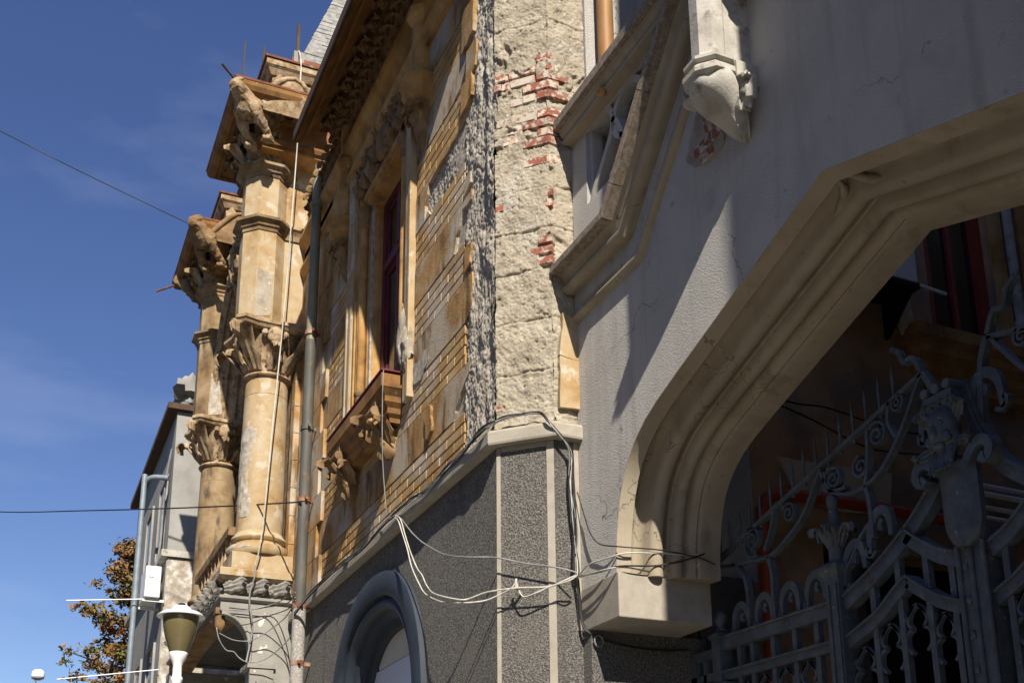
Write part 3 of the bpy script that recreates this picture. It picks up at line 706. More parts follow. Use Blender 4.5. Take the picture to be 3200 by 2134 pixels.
# sill with consoles
si = MB()
plan_sweep(si, [(-10.03, 2.86), (-10.03, 2.72), (-8.56, 2.72), (-8.56, 2.86)], [(-.30, 3.78), (.02, 3.78), (.02, 3.82), (.05, 3.85), (.05, 3.90), (.085, 3.94), (.085, 3.99), (.125, 4.04), (.135, 4.05), (.135, 4.165), (-.30, 4.185)], side=-1, caps=True)
sill_o = si.build('window_sill', M['cornice_brown'], house)  # the cornice's shade on the sill is put into this darker brown
sl = MB(); sl.box(-10.17, -8.415, 2.578, 2.86, 4.187, 4.20); sl.build('sill_flashing', M['redwood'], sill_o)
def console(x):
    c = MB()
    c.hexa([(x - .10, 2.60, 3.93), (x + .10, 2.60, 3.93), (x + .10, 2.80, 3.66), (x - .10, 2.80, 3.66), (x - .10, 2.60, 4.03), (x + .10, 2.60, 4.03), (x + .10, 2.80, 4.03), (x - .10, 2.80, 4.03)])
    c.tube([(x - .12, 2.60, 3.90), (x + .12, 2.60, 3.90)], .045, 10)
    c.blob((x, 2.76, 3.62), (.10, .09, .10), 5, .3, 2, 14, 9, 6)
    c.blob((x, 2.66, 3.74), (.11, .09, .10), 8, .35, 3, 16, 10, 7)
    co = c.build('console', M['dirty_trim'], sill_o, smooth=45)
    l = MB(); l.leaf((x, 2.70, 3.60), (0, -.35, .9), (0, -1, 0), .30, .2, .9); l.leaf((x - .09, 2.74, 3.64), (-.3, -.3, .8), (-.6, -1, 0), .22, .13, .9); l.leaf((x + .09, 2.74, 3.64), (.3, -.3, .8), (.6, -1, 0), .22, .13, .9)
    l.build('console_leaf', M['dirty_trim'], sill_o, smooth=45)
console(-9.86); console(-8.74)
l = MB()
for i in range(5): l.blob((-8.70 + .02 * i, 2.585 - .006 * i, 3.80 + .005 * (i % 2)), (.024, .02, .022), i, .3, 3, 8, 6)
l.build('console_scroll', M['ochre_trim'], sill_o, smooth=60)
# torn plaster at the foot of the right jamb
bp = MB()
bp.blob((-8.40, 2.80, 4.52), (.12, .085, .33), 4, .30, 6, 22, 18); bp.blob((-8.28, 2.765, 4.36), (.07, .05, .20), 9, .35, 6, 18, 14)
bp.build('broken_plaster', M['plaster_bare'], win_o, smooth=40)

# hanging pinnacles beside the window
def pinnacle(x, name='hanging_pinnacle'):
    p = MB()
    p.lathe((x, 2.78, 0), [(.105, 6.80), (.105, 7.36), (.13, 7.40), (.16, 7.44), (.16, 7.50), (.13, 7.54), (.10, 7.60), (.10, 7.95), (.03, 8.06)], 8, True, rot=PI / 8)
    po = p.build(name, M['ochre_trim'], house)
    c = MB(); c.lathe((x, 2.78, 0), [(.10, 6.50), (.12, 6.53), (.19, 6.60), (.19, 6.68), (.215, 6.70), (.215, 6.76), (.13, 6.83), (.10, 6.84)], 8, True, rot=PI / 8)
    c.build('pinnacle_cap', M['ochre_trim'], po)
    c = MB(); c.lathe((x, 2.79, 0), [(.015, 6.10), (.05, 6.16), (.075, 6.24), (.095, 6.36), (.11, 6.48), (.12, 6.52)], 12, True)
    for a in (-150, -110, -70, -30):
        q = math.radians(a)
        c.leaf((x + .06 * math.cos(q), 2.79 + .06 * math.sin(q), 6.28), (0, 0, 1), (math.cos(q), math.sin(q), 0), .24, .14, .9)
    c.blob((x, 2.70, 6.40), (.055, .05, .06), 3, .3, 3, 12, 8)
    c.build('pinnacle_corbel', M['dirty_trim'], po, smooth=45)
pinnacle(-8.03); pinnacle(-10.42)

# main cornice
PATH_C = [(-12.3, A_Y), CH0, CH1, (-6.21, 3.9)]
PATH_D = [(-11.12, A_Y), CH0, CH1, (-6.21, 3.9)]
co = MB()
plan_sweep(co, PATH_C, [(-.10, 7.10), (.045, 7.10), (.05, 7.15), (.085, 7.20), (.09, 7.23), (.06, 7.25), (.035, 7.29), (.035, 7.46), (.055, 7.50), (.10, 7.55), (.115, 7.60), (.115, 7.65), (.055, 7.68), (.02, 7.69), (.02, 8.165), (-.10, 8.165)], side=-1)
co.build('architrave', M['ochre_trim'], house)
co = MB()
plan_sweep(co, PATH_D, [(-.10, 8.17), (.06, 8.17), (.085, 8.185), (.10, 8.21), (.105, 8.24), (.09, 8.27), (.12, 8.28), (.15, 8.25), (.40, 8.00), (.405, 7.965), (.425, 7.95), (.44, 7.955), (.45, 7.90), (.465, 7.885), (.48, 7.84), (.52, 7.77), (.56, 7.72), (.58, 7.70), (.60, 7.68), (.60, 7.80), (-.10, 8.75)], side=-1, first=(-1, 1))
cor_o = co.build('cornice', M['cornice_brown'], house)
co = MB(); plan_sweep(co, PATH_D, [(.57, 7.83), (.603, 7.70), (.612, 7.665), (.625, 7.68), (.625, 7.80), (-.05, 8.85), (-.05, 8.80)], side=-1, first=(-1, 1))
co.build('gutter_edge', M['dark_soffit'], cor_o)
fl = MB()
fl.leaf((0, 0, -.13), (.45, 0, 1), (.1, -1, 0), .26, .17, .9); fl.leaf((.05, .01, -.10), (-.6, 0, .8), (-.3, -1, 0), .2, .13, .9); fl.blob((.07, -.03, .04), (.045, .045, .045), 2, .3, 3, 10, 7); fl.blob((-.05, -.03, -.08), (.04, .04, .04), 3, .3, 3, 10, 7)
me = fl.build('frieze_leaf', M['dirty_trim'], cor_o, smooth=50); leaf_me = me.data
me.location = (-6.62, 2.785, 7.93)
for i in range(1, 33):
    q = put('frieze_leaf', leaf_me, cor_o); q.location = (-6.62 - .168 * i, 2.785, 7.93)
ro = MB()
for a in (0, 90, 180, 270):
    q = math.radians(a + 45); ro.leaf((.015 * math.cos(q), .015 * math.sin(q), -.005), (math.cos(q), math.sin(q), -.35), (0, 0, -1), .12, .10, .7)
ro.blob((0, 0, -.045), (.035, .035, .04), 1, .2, 3, 10, 7)
ro_o = ro.build('soffit_rosette', M['dirty_trim'], cor_o, smooth=50); ro_o.location = (-6.75, 2.53, 8.13); ro_o.rotation_euler = (math.radians(45), 0, 0)
for i in range(1, 13):
    q = put('soffit_rosette', ro_o.data, cor_o); q.location = (-6.75 - .32 * i, 2.53, 8.13); q.rotation_euler = (math.radians(45), 0, 0)
rf = MB(); rf.hexa([(-11.1, 2.95, 8.85), (-6.3, 2.95, 8.85), (-6.3, 8, 10.6), (-11.1, 8, 10.6), (-11.1, 2.95, 8.9), (-6.3, 2.95, 8.9), (-6.3, 8, 10.64), (-11.1, 8, 10.64)])
rf.build('roof', M['dark_soffit'], house)
# end of file marker for part two

# ================================================================== the gateway wall (arch, gable, balustrade)
C_Y = 3.26
AX = -3.66
gate_wall = thing('gateway_wall', 'grey rendered gateway wall with moulded pointed arch, raking coping and pierced parapet', 'gateway', (AX, 3.5, GROUND))
halfL = [(-5.76, 1.80), (-5.755, 1.92), (-5.74, 2.04), (-5.715, 2.16), (-5.68, 2.28), (-5.63, 2.39), (-5.56, 2.485), (-5.47, 2.57), (-5.36, 2.645), (-5.22, 2.71), (-5.0, 2.79), (-4.55, 2.945)]
APEX = (AX, 3.245)
archL = halfL + [APEX] + [(2 * AX - x, z) for x, z in reversed(halfL)]
GB = 4.06; BEND = -5.493; GSL = 1.08
GAP = (AX, GB + GSL * (AX - BEND))
def off_path(path, d):
    md = mitre_dirs(path)
    return [(p[0] + m.x * d, p[1] + m.y * d) for p, m in zip(path, md)]
outer_top = [(2 * AX + 6.205, 4.05), (2 * AX - BEND, 4.04), (GAP[0], GAP[1] - .02), (BEND, 4.04), (-6.205, 4.05)]
gw = MB()
gw.prism([(-6.205, 1.80)] + archL + [(2 * AX + 6.205, 1.80)] + outer_top, [], XZ, C_Y, 3.335)
big = off_path(archL, 0.13)
gw.prism([(-6.205, 1.80), (big[0][0], 1.80)] + big[1:-1] + [(big[-1][0], 1.80), (2 * AX + 6.205, 1.80)] + outer_top, [], XZ, 3.337, 3.9)
gw_o = gw.build('wall_face', M['greywall'], gate_wall)
ja = MB(); ja.box(-6.205, -6.10, C_Y + .002, 4.1, -1.62, 1.54); ja.build('jamb', M['roughcast'], gate_wall)
ja = MB(); ja.box(2 * AX + 6.10, 2 * AX + 6.205, C_Y + .002, 4.1, -1.62, 1.54); ja.build('jamb', M['roughcast'], gate_wall)
def roundcap(c, r, a0, a1, n=6):
    return [(c[0] + r * math.cos(math.radians(a0 + (a1 - a0) * i / n)), c[1] + r * math.sin(math.radians(a0 + (a1 - a0) * i / n))) for i in range(n + 1)]
# archivolt, profile (inset towards the opening, y)
prof = [(-.10, 3.342), (-.004, 3.2605), (.004, 3.2605), (.034, 3.345), (.030, 3.35), (.012, 3.352), (-.02, 3.365), (-.045, 3.39), (-.048, 3.415), (-.03, 3.44), (.005, 3.452)]
prof += [(.035 + .058 * math.cos(math.radians(a)), 3.505 + .052 * math.sin(math.radians(a))) for a in range(-70, 100, 17)]
prof += [(.022, 3.562), (.02, 3.575), (.05, 3.582), (.055, 3.59)]
prof += [(.075 + .045 * math.cos(math.radians(a)), 3.635 + .042 * math.sin(math.radians(a))) for a in range(-60, 85, 18)]
prof += [(.078, 3.682), (.08, 3.69), (.105, 3.693), (.125, 3.71), (.135, 3.735), (.128, 3.75), (.135, 3.756), (.15, 3.76), (.155, 3.80), (.155, 3.90), (-.10, 3.90)]
def split_at_apex(path):
    return path
av = MB(); wall_sweep(av, archL, prof, side=-1)
# small splayed spurs where the two haunches meet
av_o = av.build('archivolt', M['arch_stone'], gate_wall, smooth=40)
sp = MB()
for s in (-1, 1):
    sp.tube(smooth_path([(AX + s * .02, 3.36, 3.235), (AX + s * .05, 3.42, 3.225), (AX + s * .10, 3.46, 3.19), (AX + s * .22, 3.50, 3.12)], 5), [.012] * 5 + [.022] * 5 + [.03] * 6, 8)
sp.build('apex_spur', M['arch_stone'], av_o, smooth=60)
for s in (0, 1):
    x0, x1 = (-6.203, -5.722) if not s else (2 * AX + 5.722, 2 * AX + 6.203)
    ib = MB()
    ib.box(x0, x1, 3.252, 3.905, 1.535, 1.815)
    ob = ib.build('impost_block', M['strip'], gate_wall)
    bv = ob.modifiers.new('bevel', 'BEVEL'); bv.width = 0.008; bv.segments = 2

# gable coping: stones with open joints, mouldings below
cpath = [(-6.195, GB), (BEND, GB), GAP, (2 * AX - BEND, GB), (2 * AX + 6.195, GB)]
cmd = mitre_dirs(cpath)
cop_prof = [(0.0, 3.32), (0.0, 3.075), (.005, 3.07), (.050, 3.07), (.056, 3.076), (.056, 3.32)]
def cop_stone(pa, ma, pb, mb_):
    st = MB(); rows = []
    for p, m in ((pa, ma), (pb, mb_)):
        rows.append([(p[0] - m.x * o, y, p[1] - m.y * o) for o, y in cop_prof])
    st.rows(rows, True, True)
    return st.build('coping_stone', M['coping'], gate_wall)
cop_stone(cpath[0], cmd[0], (cpath[1][0] - .002, cpath[1][1]), cmd[1])
d = Vector((GAP[0] - BEND, GAP[1] - GB)); Ls = d.length; d.normalize(); nrm = Vector((-d.y, d.x))
cuts = [0.003, 0.19, 0.74, 1.32, 1.90, Ls]
for i in range(len(cuts) - 1):
    a, b = cuts[i] + .003, cuts[i + 1] - .003
    pa = (BEND + d.x * a, GB + d.y * a); pb_ = (BEND + d.x * b, GB + d.y * b)
    ma = cmd[1] if i == 0 else nrm; mb2 = cmd[2] if i == len(cuts) - 2 else nrm
    cop_stone(pa, ma, pb_, mb2)
    # mirrored half of the gable
    qa = (2 * AX - pa[0], pa[1]); qb = (2 * AX - pb_[0], pb_[1])
    cop_stone(qb, Vector((-mb2.x, mb2.y)), qa, Vector((-ma.x, ma.y)))
cop_stone((cpath[3][0] + .002, cpath[3][1]), cmd[3], cpath[4], cmd[4])
cpath2 = [(-6.20, GB)] + cpath[1:-1] + [(2 * AX + 6.20, GB)]
cm = MB()
wall_sweep(cm, cpath2, [(.03, 3.32), (.03, 3.11), (.045, 3.115), (.05, 3.14), (.065, 3.16), (.09, 3.175), (.11, 3.18), (.118, 3.19), (.125, 3.175), (.14, 3.165), (.158, 3.168), (.172, 3.18), (.182, 3.20), (.180, 3.225), (.175, 3.24), (.175, 3.32)], side=-1)
cm.build('coping_moulding', M['arch_stone'], gate_wall, smooth=40)
fpath = [(-6.13, GB), (BEND + .015, GB), GAP, (2 * AX - BEND - .015, GB), (2 * AX + 6.13, GB)]
fr = MB()
fr1 = off_path(fpath, 0)
wall_sweep(fr, [(-6.19, GB)] + fpath[1:-1] + [(2 * AX + 6.19, GB)], [(.33, 3.30), (.333, 3.25), (.34, 3.232), (.355, 3.22), (.37, 3.217), (.383, 3.225), (.39, 3.245), (.39, 3.30)], side=-1)
fr.build('label_moulding', M['arch_stone'], gate_wall, smooth=45)
fr = MB()
wall_sweep(fr, [(-6.08, GB), (-5.55, GB)], [(.29, 3.30), (.29, 3.247), (.297, 3.24), (.304, 3.247), (.316, 3.251), (.316, 3.30)], side=-1)
fr.build('label_fillet', M['arch_stone'], gate_wall)
fr = MB()
a_, b_ = (BEND + d.x * .24, GB + d.y * .24), (GAP[0] - .05, GAP[1] - .054)
wall_sweep(fr, [a_, b_], [(.29, 3.30), (.29, 3.247), (.297, 3.24), (.304, 3.247), (.316, 3.251), (.316, 3.30)], side=-1)
fr.build('label_fillet', M['arch_stone'], gate_wall)

# balustrade between the pier and the gable
gx = lambda z: BEND + (z - GB) / GSL
pn = MB()
pn.prism([(-6.203, 4.052), (BEND + .01, 4.052), (gx(5.06) + .02, 5.06), (-6.203, 5.06)], [[(-5.99, 4.47), (-5.18, 4.47), (-4.78, 4.98), (-4.78, 5.03), (-5.99, 5.03)]], XZ, C_Y + .003, 3.52)
pn_o = pn.build('balustrade', M['greywall'], gate_wall)
MB().box(-6.0, -4.6, 3.525, 3.56, 4.4, 5.06).build('recess_back', M['greywall'], pn_o)
tr = MB()
tr.flatbar([(-5.968, 3.33, 4.47), (-5.968, 3.33, 5.03)], .05, .08)
tr_o = tr.build('tracery_frame', M['greywall'], pn_o)
def trac(P, w=.05, dd=.08, y=3.315):
    t = MB(); t.flatbar(smooth_path([(x, y, z) for x, z in P], 8), w, dd); return t.build('tracery_bar', M['greywall'], pn_o, smooth=40)
trac([(-5.70, 5.04), (-5.64, 4.94), (-5.66, 4.82), (-5.78, 4.68), (-5.90, 4.56), (-5.96, 4.47)])
trac([(-5.64, 4.92), (-5.56, 4.80), (-5.52, 4.66), (-5.58, 4.55), (-5.70, 4.50)])
cir = [(-5.44 + .19 * math.cos(2 * PI * i / 20), 4.86 + .17 * math.sin(2 * PI * i / 20)) for i in range(21)]
trac(cir, .045); trac([(-5.31, 4.73), (-5.18, 4.62), (-5.18, 4.48)], .045); trac([(-5.25, 4.88), (-5.08, 4.98), (-4.95, 5.02)], .045)
rl = MB()
rl.prism([(3.30, 5.145), (3.142, 5.143), (3.124, 5.15), (3.12, 5.156), (3.12, 5.222), (3.126, 5.228), (3.30, 5.245)], [], YZ, -6.195, gx(5.12) - .06)
rl.build('top_rail', M['coping'], pn_o)
rl = MB()
rl.prism([(3.30, 5.05), (3.205, 5.05), (3.19, 5.053), (3.182, 5.068), (3.188, 5.085), (3.198, 5.09), (3.178, 5.105), (3.165, 5.12), (3.163, 5.137), (3.155, 5.1415), (3.30, 5.1415)], [], YZ, -6.19, gx(5.12) - .06)
rl.build('rail_moulding', M['arch_stone'], pn_o, smooth=50)
b = MB(); b.blob((-5.6, 3.185, 5.06), (.04, .03, .03), 2, .4, 3); b.build('rail_boss', M['ochre_trim'], pn_o, smooth=60)

# pinnacle on its corbel
px_, py_ = -4.2, 3.045
PZ = -0.10
pc = MB()
pc.lathe((px_, py_, PZ), [(.094, 4.27), (.094, 4.98), (.112, 5.0), (.142, 5.03), (.142, 5.10), (.12, 5.14), (.12, 5.25), (.16, 5.35), (.165, 5.42), (.15, 6.4), (.04, 7.2)], 8, True, rot=PI / 8)  # unseen top widened so its shadow reaches farther along the wall
pc.box(px_ - .07, px_ + .07, py_ + .05, 3.27, 4.18, 5.9)
pc_o = pc.build('corbelled_pinnacle', M['grey_stone'], gate_wall)
pc = MB()
pc.lathe((px_, py_, PZ), [(.094, 4.285), (.10, 4.27), (.142, 4.24), (.142, 4.222), (.12, 4.212), (.12, 4.202), (.150, 4.175), (.150, 4.145), (.115, 4.135), (.115, 4.11)], 8, True, rot=PI / 8)
pc.box(px_ - .12, px_ + .12, py_ + .08, 3.27, 4.03, 4.14)
pc.build('pinnacle_cap', M['grey_stone'], pc_o)
pc = MB()
rows = []
for z, r, yo in ((4.03, .135, .01), (4.0, .145, .02), (3.965, .135, .04), (3.925, .118, .07), (3.885, .098, .11), (3.845, .078, .145), (3.80, .05, .175), (3.775, .02, .195)):
    rows.append([(px_ + r * math.cos(2 * PI * k / 16) * (1 + .09 * math.cos(4 * 2 * PI * k / 16)), py_ + yo + r * .95 * math.sin(2 * PI * k / 16) * (1 + .09 * math.cos(4 * 2 * PI * k / 16)), z + .02 * math.cos(4 * 2 * PI * k / 16)) for k in range(16)])
pc.rows(rows, True, True)
pc.build('pinnacle_corbel', M['grey_stone'], pc_o, smooth=50)
pc = MB(); pc.leaf((px_ + .10, 3.17, 3.86), (.05, -.1, 1), (1, -.3, 0), .17, .10, .8); pc.blob((px_ + .14, 3.18, 3.95), (.045, .05, .08), 4, .4, 3, 12, 8); pc.blob((px_ - .13, 3.03, 4.03), (.05, .06, .045), 6, .5, 4, 12, 8)
pc.build('corbel_leaf', M['grey_stone'], pc_o, smooth=50)
fn = MB()
for i, (dx, dz, s) in enumerate(((0, 0, .12), (.12, .12, .11), (-.06, .15, .10), (.03, -.12, .08), (.08, .28, .12))):
    fn.blob((-3.98 + dx, 3.17, 4.80 + dz), (s, .10, s), 60 + i, .4, 3, 16, 10, 5)
fn.build('foliage_boss', M['dirty_trim'], gate_wall, smooth=50)
# fallen render beside the corbel, brick showing
fx = MB()
hole = jag([(-4.66, 4.24), (-4.56, 4.28), (-4.42, 4.05), (-4.40, 3.90), (-4.50, 3.84), (-4.70, 3.92), (-4.78, 4.02), (-4.72, 4.12), (-4.66, 4.24)], .012, .05, 3)[:-1]
fx.prism(hole, [], XZ, 3.252, 3.28); fx_o = fx.build('bare_patch', M['plaster_bare'], gate_wall)
for (x, z, w) in ((-4.52, 4.16, .12), (-4.50, 4.08, .14), (-4.60, 4.00, .16), (-4.46, 4.00, .08), (-4.56, 3.92, .12)):
    place_brick(RED2, fx_o, (x, 3.262, z), (w, .034, .066))

# ================================================================== the house flank inside the gateway
COURT = -6.2
cw = MB()
cw.prism([(3.40, 2.0), (4.62, 2.0), (4.62, 8.2), (3.40, 8.2)], [], YZ, -6.45, COURT)
cw.build('flank_wall_upper', M['greywall'], house)
cw = MB()
cw.prism([(4.1, -1.62), (13.9, -1.62), (13.9, 8.2), (4.622, 8.2), (4.622, 2.0), (4.1, 2.0)], [[(6.50, 4.22), (7.22, 4.22), (7.22, 6.6), (6.50, 6.6)], [(5.2, -1.5), (9.5, -1.5), (9.5, 2.35), (5.2, 2.35)]], YZ, -6.45, COURT)
cwo = cw.build('flank_wall', M['court'], house)
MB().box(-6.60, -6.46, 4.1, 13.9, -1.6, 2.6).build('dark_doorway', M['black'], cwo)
MB().box(-6.50, -6.40, 5.6, 5.72, -1.6, 2.35).build('doorway_post', M['court_dark'], cwo)
MB().box(-6.21, -6.155, 4.102, 4.55, -1.6, 2.0).build('flank_buttress', M['court_dark'], cwo)
pt = MB(); pt.prism(jag([(4.85, 2.95), (5.9, 2.97), (5.85, 2.64), (5.4, 2.60), (5.0, 2.66), (4.85, 2.95)], .01, .08, 2)[:-1], [], YZ, COURT, COURT + .012); pt.build('pale_patch', M['court_pale'], cwo)
fw = MB()
fw.box(-6.32, -6.25, 6.50, 6.60, 4.22, 6.6); fw.box(-6.32, -6.25, 7.12, 7.22, 4.22, 6.6); fw.box(-6.33, -6.27, 6.84, 6.88, 4.22, 6.6); fw.box(-6.32, -6.26, 6.6, 7.12, 5.75, 5.83)
fwo = fw.build('flank_window', M['redwood_court'], house)
MB().box(-6.315, -6.305, 6.60, 6.84, 4.22, 6.6).build('pane', M['glass'], fwo); MB().box(-6.315, -6.305, 6.88, 7.12, 4.22, 6.6).build('pane', M['glass'], fwo)
js = MB(); js.box(-6.20, -6.13, 7.26, 7.34, 4.22, 7.2); js.box(-6.20, -6.10, 7.50, 7.66, 4.22, 7.2); js.build('flank_jamb', M['ochre_trim'], fwo)
cl = MB(); cl.lathe((-6.13, 7.42, 0), [(.045, 4.75), (.045, 7.2)], 14, False); cl.build('colonnette', M['grey_stone'], fwo, smooth=60)
cl = MB(); cl.lathe((-6.13, 7.42, 0), [(.075, 4.3), (.075, 4.36), (.05, 4.40), (.07, 4.46), (.07, 4.50), (.045, 4.53), (.055, 4.62), (.048, 4.66), (.07, 4.70), (.07, 4.73), (.045, 4.76)], 16, True); cl.build('colonnette_base', M['grey_stone'], fwo, smooth=50)
sl = MB(); plan_sweep(sl, [(-6.25, 6.25), (-6.12, 6.25), (-6.12, 8.2)], [(-.12, 3.74), (.0, 3.74), (.0, 3.82), (.04, 3.86), (.04, 3.92), (.09, 3.98), (.09, 4.04), (.13, 4.10), (.13, 4.20), (-.12, 4.22)], side=-1)
sl.build('flank_sill', M['ochre_trim'], fwo)
cs = MB(); cs.blob((-6.14, 6.14, 4.30), (.07, .08, .14), 4, .3, 3, 14, 9); cs.build('sill_corbel', M['court_pale'], fwo, smooth=60)

# orange gas pipe
gp = MB()
gp.tube(smooth_path([(-6.10, 4.62, -1.6), (-6.10, 4.62, 0.5), (-6.10, 4.62, 2.3), (-6.10, 4.63, 2.5), (-6.10, 4.70, 2.60), (-6.10, 4.85, 2.63), (-6.10, 5.6, 2.64), (-6.10, 8.5, 2.60)], 6), .045, 12)
tag(gp.build('gas_pipe', M['orange'], smooth=60), 'orange gas pipe climbing and turning along the dark courtyard wall', 'pipe')
for i, z in enumerate((2.98, 2.90, 2.80, 2.70)):
    wp = MB(); wp.tube([(-6.13 + .03 * (i % 2), 6.1 + .12 * i, z), (-6.13 + .03 * (i % 2), 9.5, z - .03)], .022, 8)
    tag(wp.build('conduit', M['white_paint'], smooth=60), ['uppermost', 'second', 'third', 'lowest'][i] + ' of four pale conduits behind the gate mask', 'conduit', 'pale conduits on the courtyard wall')

# air conditioner beside the flank window
ac = thing('air_conditioner', 'white air conditioner on a bracket high on the courtyard wall', 'air conditioner', (-6.0, 5.7, 4.4))
bx = MB().box(-6.14, -5.85, 5.36, 6.04, 4.42, 5.0).build('casing', M['ac_white'], ac); bv = bx.modifiers.new('bevel', 'BEVEL'); bv.width = .012; bv.segments = 2
MB().box(-6.18, -5.84, 5.34, 6.06, 4.385, 4.415).build('tray', M['black'], ac)
for y in (5.42, 5.98):
    MB().hexa([(-6.2, y, 4.10), (-6.17, y, 4.10), (-6.17, y + .03, 4.10), (-6.2, y + .03, 4.10), (-6.2, y, 4.384), (-5.86, y, 4.384), (-5.86, y + .03, 4.384), (-6.2, y + .03, 4.384)]).build('bracket', M['black'], ac)
for i in range(8):
    MB().box(-6.12 + .03 * i, -6.105 + .03 * i, 5.352, 5.36, 4.5, 4.95).build('grille_slat', M['cable_grey'], ac)
MB().tube([(-5.84, 6.04, 4.40), (-5.84, 6.30, 4.38)], .012, 8).build('drain_spout', M['white_paint'], ac)

# rusty pipe behind the parapet
rp = MB(); rp.tube([(-6.11, 3.52, 3.6), (-6.11, 3.52, 9)], .062, 14); tpo = rp.build('rust_streaked_pipe', M['pipe_rust'], smooth=60)
tag(tpo, 'orange rust streaked downpipe behind the stone parapet', 'downpipe')
rp = MB(); rp.tube([(-6.11, 3.52, 5.72), (-6.11, 3.52, 5.77)], .068, 14); rp.build('collar', M['rust'], tpo, smooth=60)

# unseen neighbour house, placed and raised to shade gateway wall and court, and the houses that close the courtyard
nb = thing('neighbour_house', 'ochre neighbour house flanking the gateway on its other side', 'house', (1.5, 5, GROUND))
w_ = MB(); w_.box(-1.115, 7, 2.47, 14, -1.62, 13.0); w_.build('wall', M['ochre'], nb)
rr = MB(); rr.box(-1.115, 7.2, 2.48, 14, 13.003, 13.2); rr.build('roof', M['rust'], nb)
rh = thing('rear_house', 'dark rendered house closing the back of the courtyard', 'house', (-4, 14.5, GROUND))
w_ = MB(); w_.box(-9, 2, 14.01, 18, -1.62, 9.5); w_.build('wall', M['court'], rh)

# loose wires along the court wall
def court_wire(pts, lab):
    b = MB(); b.tube(smooth_path(pts, 6), .007, 5); tag(b.build('court_wire', M['cable_black'], smooth=60), lab, 'wire', 'wires on the courtyard wall')
court_wire([(-6.17, 4.65, 3.42), (-6.12, 5.0, 3.36), (-6.17, 5.35, 3.40), (-6.12, 5.9, 3.30), (-6.17, 6.6, 3.36)], 'upper black wire sagging across the brown courtyard wall')
court_wire([(-6.17, 4.65, 3.40), (-6.1, 5.1, 3.25), (-6.12, 5.6, 3.12), (-6.14, 6.1, 3.14), (-6.17, 6.7, 3.22)], 'lower black wire sagging across the brown courtyard wall')

# ================================================================== wrought iron gate
GY = 4.0; GCX = -3.70
gate = thing('iron_gate', 'blue grey wrought iron double gate with scrolls, spikes and a cast mask', 'gate', (GCX, GY, GROUND))
mx = lambda x, s: x if s < 0 else 2 * GCX - x
def P3(pts, s, y=GY): return [(mx(x, s), y, z) for x, z in pts]
def bez(pts, n=8): return [(p[0], p[2]) for p in smooth_path([(x, 0, z) for x, z in pts], n)]
def gpart(name, mb, smooth=40): return mb.build(name, M['iron'], gate, smooth=smooth)
def spiral(c, r0, turns, a0, dirn=1, n=26):
    return [(c[0] + r0 * (1 - .86 * i / n) * math.cos(a0 + dirn * turns * 2 * PI * i / n), c[1] + r0 * (1 - .86 * i / n) * math.sin(a0 + dirn * turns * 2 * PI * i / n)) for i in range(n + 1)]
def swan(x, z, sc, s, lean=0.0):
    """flat S-shaped cresting piece that rises from a rail and ends in a small curl."""
    pts = [(x - .02, z - .07), (x - .012, z + .03), (x + .015, z + .085), (x + .065, z + .105), (x + .108, z + .075), (x + .125, z + .02), (x + .13, z - .05)]
    curl = [(x + .02, z - .065), (x - .0, z - .075), (x - .03, z - .06), (x - .04, z - .035), (x - .025, z - .02)]
    m = MB()
    f = lambda P: P3([(x + (a - x) * sc, z + (b - z) * sc + lean * (a - x)) for a, b in P], s)
    path = bez(pts, 6); wd = [.034 * sc * (.7 + .6 * math.sin(PI * i / (len(path) - 1))) for i in range(len(path))]
    m.flatbar(f(path), .03, .035, widths=wd)
    path = bez(curl, 6); m.flatbar(f(path), .02 * sc, .035)
    m.flatbar(f(bez([(x + .075, z + .06), (x + .055, z + .03), (x + .075, z + .015)], 6)), .022 * sc, .03)
    return gpart('crest_scroll', m)
